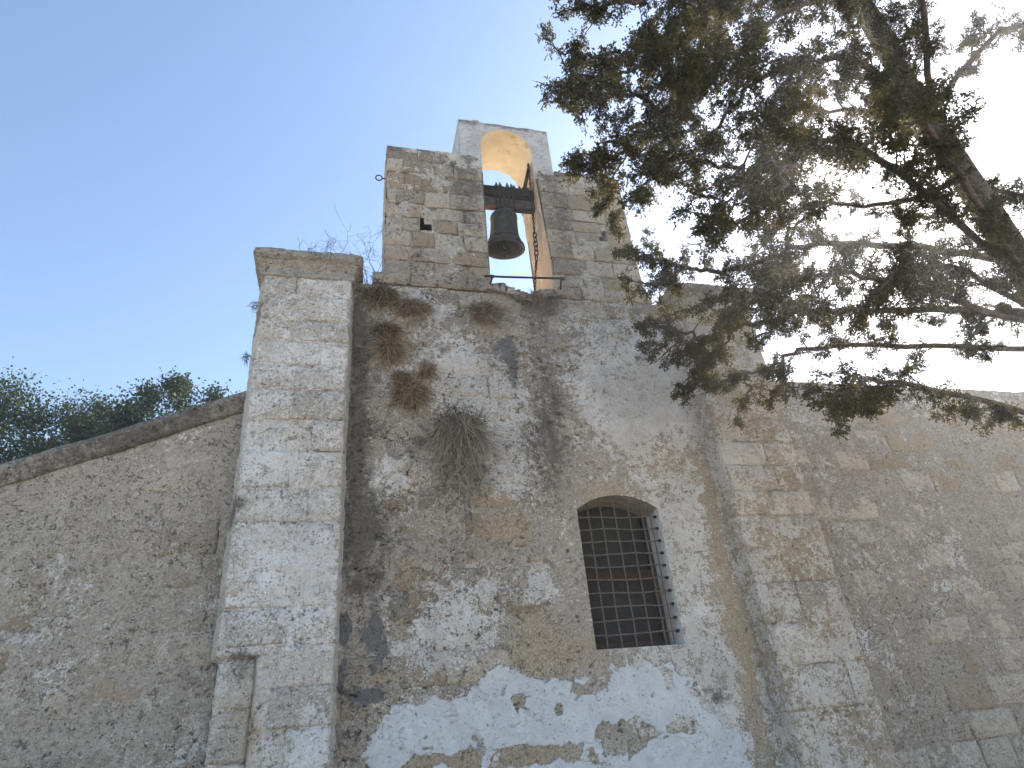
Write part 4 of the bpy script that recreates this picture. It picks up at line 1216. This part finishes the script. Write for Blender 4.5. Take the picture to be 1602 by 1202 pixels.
# ------------------------------------------------------------------ bell chain
chain = empty('bell_chain', (2.34, .13, 8.85))
tag(chain, 'rusty iron chain hanging from the bell lever past the right jamb', 'chain')
def link_mesh(L, W, r):
    pts = []
    s = (L - W) / 2
    for a in np.linspace(-math.pi / 2, math.pi / 2, 6): pts.append((W / 2 * math.sin(a) * 1, 0, s + W / 2 * math.cos(a)))
    for a in np.linspace(math.pi / 2, 3 * math.pi / 2, 6): pts.append((W / 2 * math.sin(a), 0, -s + W / 2 * math.cos(a)))
    pts.append(pts[0])
    V, F = tube_geo(pts, r, 6, False)
    me = bpy.data.meshes.new('chain_link'); me.from_pydata([tuple(v) for v in V], [], F); me.update()
    me.materials.append(M['iron'])
    return me
small = link_mesh(.055, .026, .0058); large = link_mesh(.098, .046, .0088)
c0, c1, c2 = Vector((2.325, .115, 8.865)), Vector((2.262, .12, 7.15)), Vector((2.222, .30, 6.60))
def chain_pt(z):
    if z > c1.z:
        t = (c0.z - z) / (c0.z - c1.z); return c0.lerp(c1, t)
    t = (c1.z - z) / (c1.z - c2.z); return c1.lerp(c2, t)
z = c0.z; k = 0
while z > c2.z:
    big = 7.05 < z < 7.62
    step = .078 if big else .042
    p = chain_pt(z - step / 2); d = (chain_pt(z) - chain_pt(z - step)).normalized()
    o = bpy.data.objects.new('chain_link', large if big else small); col.objects.link(o)
    o.parent = chain; o.matrix_parent_inverse = Matrix.Translation(chain.location).inverted()
    o.location = p
    o.rotation_mode = 'QUATERNION'
    o.rotation_quaternion = d.to_track_quat('Z', 'Y') @ Matrix.Rotation((math.pi / 2 if k % 2 else 0.25) + random.uniform(-.3, .3), 3, 'Z').to_quaternion()
    z -= step; k += 1

# ------------------------------------------------------------------ iron rail and ring
rail = empty('iron_rail', (1.97, -.12, 6.5))
tag(rail, 'black iron rod on two brackets across the foot of the bell opening', 'rail')
tube('rod', [(1.472, -.12, 6.514), (1.7, -.12, 6.523), (2.2, -.12, 6.556), (2.482, -.12, 6.574)], .0135, M['dark_iron'], rail, 8)
tube('bracket', [(1.566, -.12, 6.516), (1.566, -.105, 6.505), (1.556, -.03, 6.46), (1.552, .03, 6.44)], .012, M['dark_iron'], rail, 7)
tube('bracket', [(2.458, -.12, 6.572), (2.458, -.105, 6.555), (2.458, -.03, 6.47), (2.456, .03, 6.44)], .012, M['dark_iron'], rail, 7)
for x, z in ((1.566, 6.517), (2.46, 6.572)):
    tube('collar', [(x - .02, -.12, z), (x + .02, -.12, z + .001)], .021, M['dark_iron'], rail, 8)
tube('stopper', [(2.478, -.12, 6.573), (2.494, -.12, 6.574)], .024, M['dark_iron'], rail, 8)
ring = empty('iron_ring', (.30, .2, 8.33))
tag(ring, 'small black iron eye ring sticking out of the gable\'s left edge', 'ring')
tube('shank', [(.34, .2, 8.325), (.262, .2, 8.325), (.245, .2, 8.328)], .009, M['dark_iron'], ring, 7)
V, F = tube_geo([(.205 + .042 * math.cos(a), .2, 8.33 + .048 * math.sin(a)) for a in np.linspace(-.1, 2 * math.pi - .1, 25)], .0085, 7, False)
py_obj('eye', V, F, M['dark_iron'], ring, True)

# ------------------------------------------------------------------ dry plants on the wall
def blades(centers, dirs, lens, width, curl, nseg=4, gravity=0.5):
    """curved tapering grass blades as quads; returns V, F"""
    n = len(centers)
    t = np.linspace(0, 1, nseg + 1)[None, :, None]
    side = np.cross(dirs, rng.normal(size=(n, 3))); side /= np.linalg.norm(side, axis=1, keepdims=True) + 1e-9
    g = np.zeros((n, 1, 3)); g[..., 2] = -1
    cv = rng.normal(size=(n, 1, 3)) * curl
    L = lens[:, None, None]
    path = centers[:, None] + dirs[:, None] * t * L + (g * gravity + cv) * (t ** 2) * L
    w = (width * rng.uniform(.6, 1.2, n))[:, None, None] * (1 - t * .85)
    a = path + side[:, None] * w; b = path - side[:, None] * w
    V = np.stack([a, b], 2).reshape(n, -1, 3)
    k = (nseg + 1) * 2
    f = np.array([(2 * i, 2 * i + 1, 2 * i + 3, 2 * i + 2) for i in range(nseg)])
    F = (f[None] + (np.arange(n) * k)[:, None, None]).reshape(-1, 4)
    return V.reshape(-1, 3), F

def tuft(name, label, x, z, rx, rz, n, mat, blen=.13, width=.0052, mat2=None, yb=-.01, depth=.14, cat='straw tuft', spread=.8):
    root = empty(name, (x, yb, z))
    tag(root, label, cat, 'dry tufts growing on the church wall')
    n = int(n * .24)
    th = rng.uniform(0, 2 * math.pi, n); r = np.sqrt(rng.uniform(0, 1, n))
    c = np.stack([x + rx * .75 * r * np.cos(th), np.full(n, yb) - depth * .5 * rng.random(n) * (1 - r * .7), z + rz * .35 + rz * .55 * r * np.sin(th)], -1)
    d = np.stack([np.cos(th) * r * spread + rng.normal(0, .35, n), -rng.uniform(.1, .8, n), np.sin(th) * r * .5 - .45 + rng.normal(0, .35, n)], -1)
    d /= np.linalg.norm(d, axis=1, keepdims=True)
    V, F = blades(c, d, rng.uniform(.45, 1.2, n) * blen, width, .5)
    V[:, 1] = np.minimum(V[:, 1], yb - .002 + 0 * V[:, 1])
    tri_obj('stalks', V, F, mat, root)
    # matted core
    m2 = n // 2
    th = rng.uniform(0, 2 * math.pi, m2); r = np.sqrt(rng.uniform(0, 1, m2))
    c = np.stack([x + rx * .7 * r * np.cos(th), yb - depth * .45 * rng.random(m2) * (1 - r * .6), z + rz * .7 * r * np.sin(th)], -1)
    d = rng.normal(size=(m2, 3)); d[:, 1] *= .4; d /= np.linalg.norm(d, axis=1, keepdims=True)
    V, F = blades(c, d, rng.uniform(.3, .7, m2) * blen, width * 1.2, .6, 3, .2)
    V[:, 1] = np.minimum(V[:, 1], yb - .002)
    tri_obj('matted_core', V, F, mat2 or M['moss_dark'], root)
    return root

tuft('straw_tuft', 'dark brown matted grass under the ledge beside the left buttress', .25, 6.15, .21, .17, 2400, M['moss_dark'], .15, mat2=M['moss_dark'])
tuft('straw_tuft', 'brown straw tuft right of the dark mat below the gable ledge', .60, 6.03, .21, .13, 2600, M['straw'], .15)
tuft('straw_tuft', 'round rust-brown straw tuft under the ledge below the bell', 1.475, 6.01, .19, .19, 3000, M['straw'], .16)
tuft('straw_tuft', 'dark olive tuft at the top of the column of tufts by the buttress', .31, 5.67, .13, .15, 1800, M['moss_dark'], .13)
tuft('straw_tuft', 'light brown straw clump just below the dark olive tuft', .36, 5.44, .15, .17, 2600, M['straw'], .15)
tuft('straw_tuft', 'small dark tuft above the large hanging clump', .465, 5.09, .09, .09, 1000, M['moss_dark'], .10)
tuft('straw_tuft', 'small brown tuft to the right of the small dark one', .75, 5.19, .095, .13, 1300, M['straw'], .11)
tuft('straw_tuft', 'large brown hanging clump, lowest of the straw tufts', .565, 4.86, .19, .23, 3200, M['straw'], .17)
tuft('straw_tuft', 'small brown roots at the right end of the opening sill', 2.13, 6.33, .10, .08, 800, M['straw'], .10)
tuft('straw_tuft', 'tiny brown sprig on the left pier of the gable', .68, 6.83, .06, .035, 260, M['moss_dark'], .08, width=.0018)
tuft('straw_tuft', 'dark weed on the upper left edge of the left buttress', -1.05, 5.76, .045, .10, 200, M['moss_dark'], .07, width=.004, yb=-.21, spread=.5)
tuft('straw_tuft', 'green weed halfway down the left edge of the left buttress', -1.07, 5.13, .035, .08, 240, M['green_bits'], .06, width=.004, yb=-.20, spread=.5)

# the large fan of grey twigs
fan = empty('twiggy_bush', (1.1, -.02, 4.5))
tag(fan, 'large fan of grey-brown dry twigs hanging in the middle of the wall', 'dry bush')
n = 700
th = rng.uniform(-.1, math.pi + .1, n); r = np.sqrt(rng.uniform(0, 1, n))
c = np.stack([1.09 + .26 * r * np.cos(th), -.015 - .12 * rng.random(n) * (1 - r * .6), 4.44 + .26 * r * np.sin(th)], -1)
d = np.stack([rng.normal(0, .38, n) + .25 * np.cos(th), -rng.uniform(0, .45, n), rng.normal(-.8, .4, n)], -1); d /= np.linalg.norm(d, axis=1, keepdims=True)
V, F = blades(c, d, rng.uniform(.10, .42, n), .0042, .6, 5, .35); V[:, 1] = np.minimum(V[:, 1], -.012)
tri_obj('stalks', V, F, M['straw_grey'], fan)
n = 130
c = np.stack([1.09 + rng.normal(0, .13, n), -.02 - .05 * rng.random(n), 4.2 + rng.normal(0, .12, n)], -1)
d = np.stack([rng.normal(0, .3, n), -rng.uniform(0, .2, n), -np.ones(n)], -1); d /= np.linalg.norm(d, axis=1, keepdims=True)
V, F = blades(c, d, rng.uniform(.2, .5, n), .0034, .5, 5, .2); V[:, 1] = np.minimum(V[:, 1], -.012)
tri_obj('hanging_twigs', V, F, M['straw_grey'], fan)
n = 380
th = rng.uniform(.1, math.pi - .1, n)
c = np.stack([1.1 + .24 * np.cos(th) + rng.normal(0, .05, n), -.03 - .10 * rng.random(n), 4.5 + .20 * np.sin(th) + rng.normal(0, .05, n)], -1)
d = rng.normal(size=(n, 3)); d /= np.linalg.norm(d, axis=1, keepdims=True)
V, F = blades(c, d, rng.uniform(.02, .045, n), .006, .3, 2, .1)
tri_obj('small_leaves', V, F, M['green_bits'], fan)

# bare twiggy shrubs on top of the left buttress
def shrub(label, x, y, z, h, w, n, seed):
    r0 = random.Random(seed)
    root = empty('dry_shrub', (x, y, z)); tag(root, label, 'dry shrub', 'leafless shrubs on the buttress top')
    V, F = [], []
    def add(path, r):
        v, f = tube_geo(path, [r * (1 - .6 * k / (len(path) - 1)) for k in range(len(path))], 4, False)
        o = len(V); V.extend(v); F.extend([tuple(i + o for i in q) for q in f])
    def grow(p, d, L, r, lev):
        path = [p]; q = p.copy(); dd = d.copy()
        for k in range(5):
            dd = (dd + Vector((r0.gauss(0, .28), r0.gauss(0, .28), r0.gauss(0.0, .22)))).normalized()
            q = q + dd * L / 5; path.append(q.copy())
            if lev < 3 and k >= 1 and r0.random() < .75:
                grow(q, (dd + Vector((r0.gauss(0, .8), r0.gauss(0, .7), r0.gauss(0, .5)))).normalized(), L * r0.uniform(.4, .65), r * .65, lev + 1)
        add(path, r)
    for k in range(n):
        a = r0.uniform(-1, 1)
        grow(Vector((x + r0.uniform(-w, w) * .5, y + r0.uniform(-.08, .08), z)), Vector((a * .9, r0.uniform(-.4, .4), 1)).normalized(), h * r0.uniform(.6, 1.0), .0042, 0)
    py_obj('twigs', V, F, M['twig'], root)
    Vn = np.array([tuple(v) for v in V]); pk = Vn[rng.integers(0, len(Vn), 90)]
    d = rng.normal(size=(90, 3)); d /= np.linalg.norm(d, axis=1, keepdims=True)
    v2, f2 = blades(pk, d, rng.uniform(.012, .025, 90), .005, .2, 2, .2)
    tri_obj('seed_heads', v2, f2, M['twig'], root)
    return root
shrub('small leafless shrub standing alone on the middle of the left buttress cap', -.50, .0, 6.47, .36, .20, 6, 3)
shrub('large leafless shrub leaning against the left edge of the bell gable', .03, .15, 6.40, .62, .34, 13, 8)
shrub('tangle of low dry twigs in the gap between buttress cap and gable', .16, .22, 6.33, .42, .16, 9, 21)

# ------------------------------------------------------------------ cypress in front of the right side
tree = empty('cypress_tree', (6.5, -2.4, 0))
tag(tree, 'dark backlit cypress whose branches hang across the right side of the church', 'tree')
tr_n = np.random.default_rng(23)
def smooth_path(pts, per=5):
    pts = [np.array(p, float) for p in pts]
    P = [2 * pts[0] - pts[1]] + pts + [2 * pts[-1] - pts[-2]]
    out = []
    for i in range(1, len(P) - 2):
        for k in range(per):
            t = k / per
            a, b, c, d = P[i - 1], P[i], P[i + 1], P[i + 2]
            out.append(.5 * ((2 * b) + (-a + c) * t + (2 * a - 5 * b + 4 * c - d) * t * t + (-a + 3 * b - 3 * c + d) * t ** 3))
    out.append(P[-2])
    return np.array(out)
tp_ = smooth_path(TRUNK)
tube('trunk', tp_, np.linspace(.18, .06, len(tp_)), M['bark'], tree, 14)
spur_p, spur_d, spur_l = [], [], []
tw_V, tw_F = [], []
def add_twig(path, r):
    v, f = tube_geo(path, [r * (1 - .7 * k / (len(path) - 1)) for k in range(len(path))], 4, False)
    o = len(tw_V); tw_V.extend(v); tw_F.extend([tuple(i + o for i in q) for q in f])
def unit(v): return v / (np.linalg.norm(v) + 1e-9)
def spray(p, d, L, lev, dens):
    """cypress spray: a twig with shorter twigs, ending in tufts of scale leaves"""
    n = 5
    path = [p]; q = p.copy(); dd = d.copy()
    for k in range(n):
        dd = unit(dd + tr_n.normal(0, .22, 3) + np.array([0, 0, -.05]))
        q = q + dd * L / n; path.append(q.copy())
        if lev == 0:
            for _ in range(2):
                if tr_n.random() < .78 * dens:
                    spray(q, unit(dd * .8 + tr_n.normal(0, .75, 3)), L * tr_n.uniform(.28, .5), 1, dens)
        else:
            for _ in range(2):
                spur_p.append(q + tr_n.normal(0, .008, 3)); spur_d.append(unit(dd + tr_n.normal(0, .6, 3))); spur_l.append(tr_n.uniform(.03, .06))
    if lev == 0:
        add_twig(path, .0045)
        for _ in range(3):
            spur_p.append(q.copy()); spur_d.append(unit(dd + tr_n.normal(0, .4, 3))); spur_l.append(.07)
    else:
        add_twig([path[0], path[2], path[5]], .0025)
def clothe(path, start, step, lmin, lmax, ph, gaps, dens):
    seg = np.linalg.norm(np.diff(path, axis=0), axis=1); cum = np.concatenate([[0], np.cumsum(seg)]); tot = cum[-1]
    s = start * tot
    while s < tot:
        i = max(min(np.searchsorted(cum, s), len(path) - 1), 1)
        t = (s - cum[i - 1]) / (seg[i - 1] + 1e-9)
        p = path[i - 1] * (1 - t) + path[i] * t; d = unit(path[i] - path[i - 1])
        f = s / tot
        clump = .5 + .5 * math.sin(s * 8.5 + ph)          # foliage gathers in clumps
        if clump > gaps or f > .85:
            out = unit(np.cross(d, tr_n.normal(size=3)))
            dirn = unit(d * tr_n.uniform(.5, 1.2) + out * tr_n.uniform(.4, 1.0) + np.array([0, 0, -.08]))
            spray(p, dirn, tr_n.uniform(lmin, lmax) * (1.0 - .35 * f) * (.8 + .4 * clump), 0, dens)
        s += tr_n.uniform(.7, 1.3) * step
for li, (r0, pts) in enumerate(LIMBS):
    path = smooth_path(pts, 6)
    path[1:-1] += tr_n.normal(0, .016, path[1:-1].shape)
    rr = np.linspace(r0, .008, len(path)) if r0 > .03 else np.linspace(r0, .005, len(path))
    tube('branch', path, rr * .75, M['bark'], tree, 8)
    low = pts[-1][1] > -2.0
    clothe(path, .14 if r0 > .03 else .1, .07 if low else .085, .10 if low else .14, .22 if low else .32, tr_n.uniform(0, 9), .3 if low else .15, .8)
    # secondary branches
    seg = np.linalg.norm(np.diff(path, axis=0), axis=1); cum = np.concatenate([[0], np.cumsum(seg)]); tot = cum[-1]
    if r0 < .018: continue
    s = .12 * tot
    while s < tot * .92:
        i = max(min(np.searchsorted(cum, s), len(path) - 1), 1)
        p = path[i].copy(); d = unit(path[i] - path[i - 1]); f = s / tot
        L = tr_n.uniform(.32, .62) * (1 - .45 * f) * (.62 if low else 1)
        dd = unit(d * .9 + unit(np.cross(d, tr_n.normal(size=3))) * .8 + np.array([0, 0, tr_n.uniform(-.25, .1)]))
        q = [p]
        for k in range(6):
            dd = unit(dd + tr_n.normal(0, .16, 3) + np.array([0, 0, -.03])); p = p + dd * L / 6; q.append(p.copy())
        q = np.array(q)
        tube('branch', q, np.linspace(.009, .003, 7), M['bark'], tree, 5)
        clothe(q, .3, .06, .09, .2, tr_n.uniform(0, 9), .1, .75)
        s += tr_n.uniform(.15, .28) * (1.9 if low else 1)
sp = np.array(spur_p); sdv = np.array(spur_d); sl = np.array(spur_l)
tri_obj('twigs', np.array([tuple(v) for v in tw_V]), np.array(tw_F), M['bark'], tree)
def leaf_cloud(sp, sdv, sl, per, w, rngx):
    n = len(sp) * per
    P = np.repeat(sp, per, 0); D = np.repeat(sdv, per, 0); L = np.repeat(sl, per)
    t = rngx.random(n)[:, None]
    base = P + D * (L[:, None] * t)
    d = D + rngx.normal(0, .55, (n, 3)); d /= np.linalg.norm(d, axis=1, keepdims=True)
    s = np.cross(d, rngx.normal(size=(n, 3))); s /= np.linalg.norm(s, axis=1, keepdims=True)
    ln = (rngx.uniform(.45, .85, n) * L * .62)[:, None]
    ww = (rngx.uniform(.7, 1.3, n) * w)[:, None]
    V = np.stack([base, base + d * ln * .5 + s * ww, base + d * ln, base + d * ln * .5 - s * ww], 1).reshape(-1, 3)
    F = np.arange(n * 4).reshape(n, 4)
    return V, F
V, F = leaf_cloud(sp, sdv, sl, 5, .0060, tr_n)
tri_obj('crown', V, F, M['cypress'], tree)
print('cypress spurs', len(sp), 'leaf quads', len(F))

# ------------------------------------------------------------------ dark trees beyond the left wing
def far_tree(label, x, y, h, w, seed):
    root = empty('broadleaf_tree', (x, y, 0)); tag(root, label, 'tree', 'dark trees beyond the left wing')
    r = np.random.default_rng(seed)
    tube('trunk', [(x, y, 0), (x + .1, y, h * .35), (x, y + .1, h * .6), (x + .15, y, h * .85)], [.22, .17, .11, .04], M['bark'], root, 9)
    for k in range(9):
        a = r.uniform(0, 2 * math.pi); z0 = h * r.uniform(.35, .7)
        tube('branch', [(x, y, z0), (x + w * .35 * math.cos(a), y + w * .35 * math.sin(a), z0 + h * .1), (x + w * .7 * math.cos(a), y + w * .7 * math.sin(a), z0 + h * .16)], [.07, .045, .015], M['bark'], root, 6)
    nc = 75
    cc = []
    while len(cc) < nc:
        v = r.uniform(-1, 1, 3)
        if np.dot(v, v) < 1: cc.append(v)
    cc = np.array(cc) * np.array([w, w, h * .34]) + np.array([x, y, h * .66])
    n = 60000
    idx = r.integers(0, nc, n); P = cc[idx] + r.normal(0, 1, (n, 3)) * .13 * w * r.uniform(.5, 1.1, (nc, 1))[idx]
    D = r.normal(size=(n, 3)); D /= np.linalg.norm(D, axis=1, keepdims=True)
    V, F = leaf_cloud(P, D, r.uniform(.10, .2, n), 1, .035, r)
    tri_obj('crown', V, F, M['far_leaf'], root)
far_tree('dark tree showing just left of the left buttress above the sloping cornice', -4.1, 9.5, 10.4, 1.9, 5)
far_tree('taller dark tree farther left behind the sloping wing', -7.6, 11.0, 11.0, 2.5, 6)

# ------------------------------------------------------------------ thin air volume added to imitate the sun's lens glare
GLARE_HAZE = 0.0021
hm = bpy.data.materials.new('lens_glare_air'); hm.use_nodes = True
ht = hm.node_tree; ht.nodes.clear()
ho = ht.nodes.new('ShaderNodeOutputMaterial'); hv = ht.nodes.new('ShaderNodeVolumePrincipled')
hv.inputs['Color'].default_value = (0.93, 0.95, 1.0, 1)
hv.inputs['Density'].default_value = GLARE_HAZE
hv.inputs['Anisotropy'].default_value = 0.72
ht.links.new(hv.outputs[0], ho.inputs['Volume'])
glare_haze = py_obj('glare_haze', *box_geo(-1600, 1600, -1600, 1600, -1.0, 14.5), hm)
tag(glare_haze, kind='stuff')
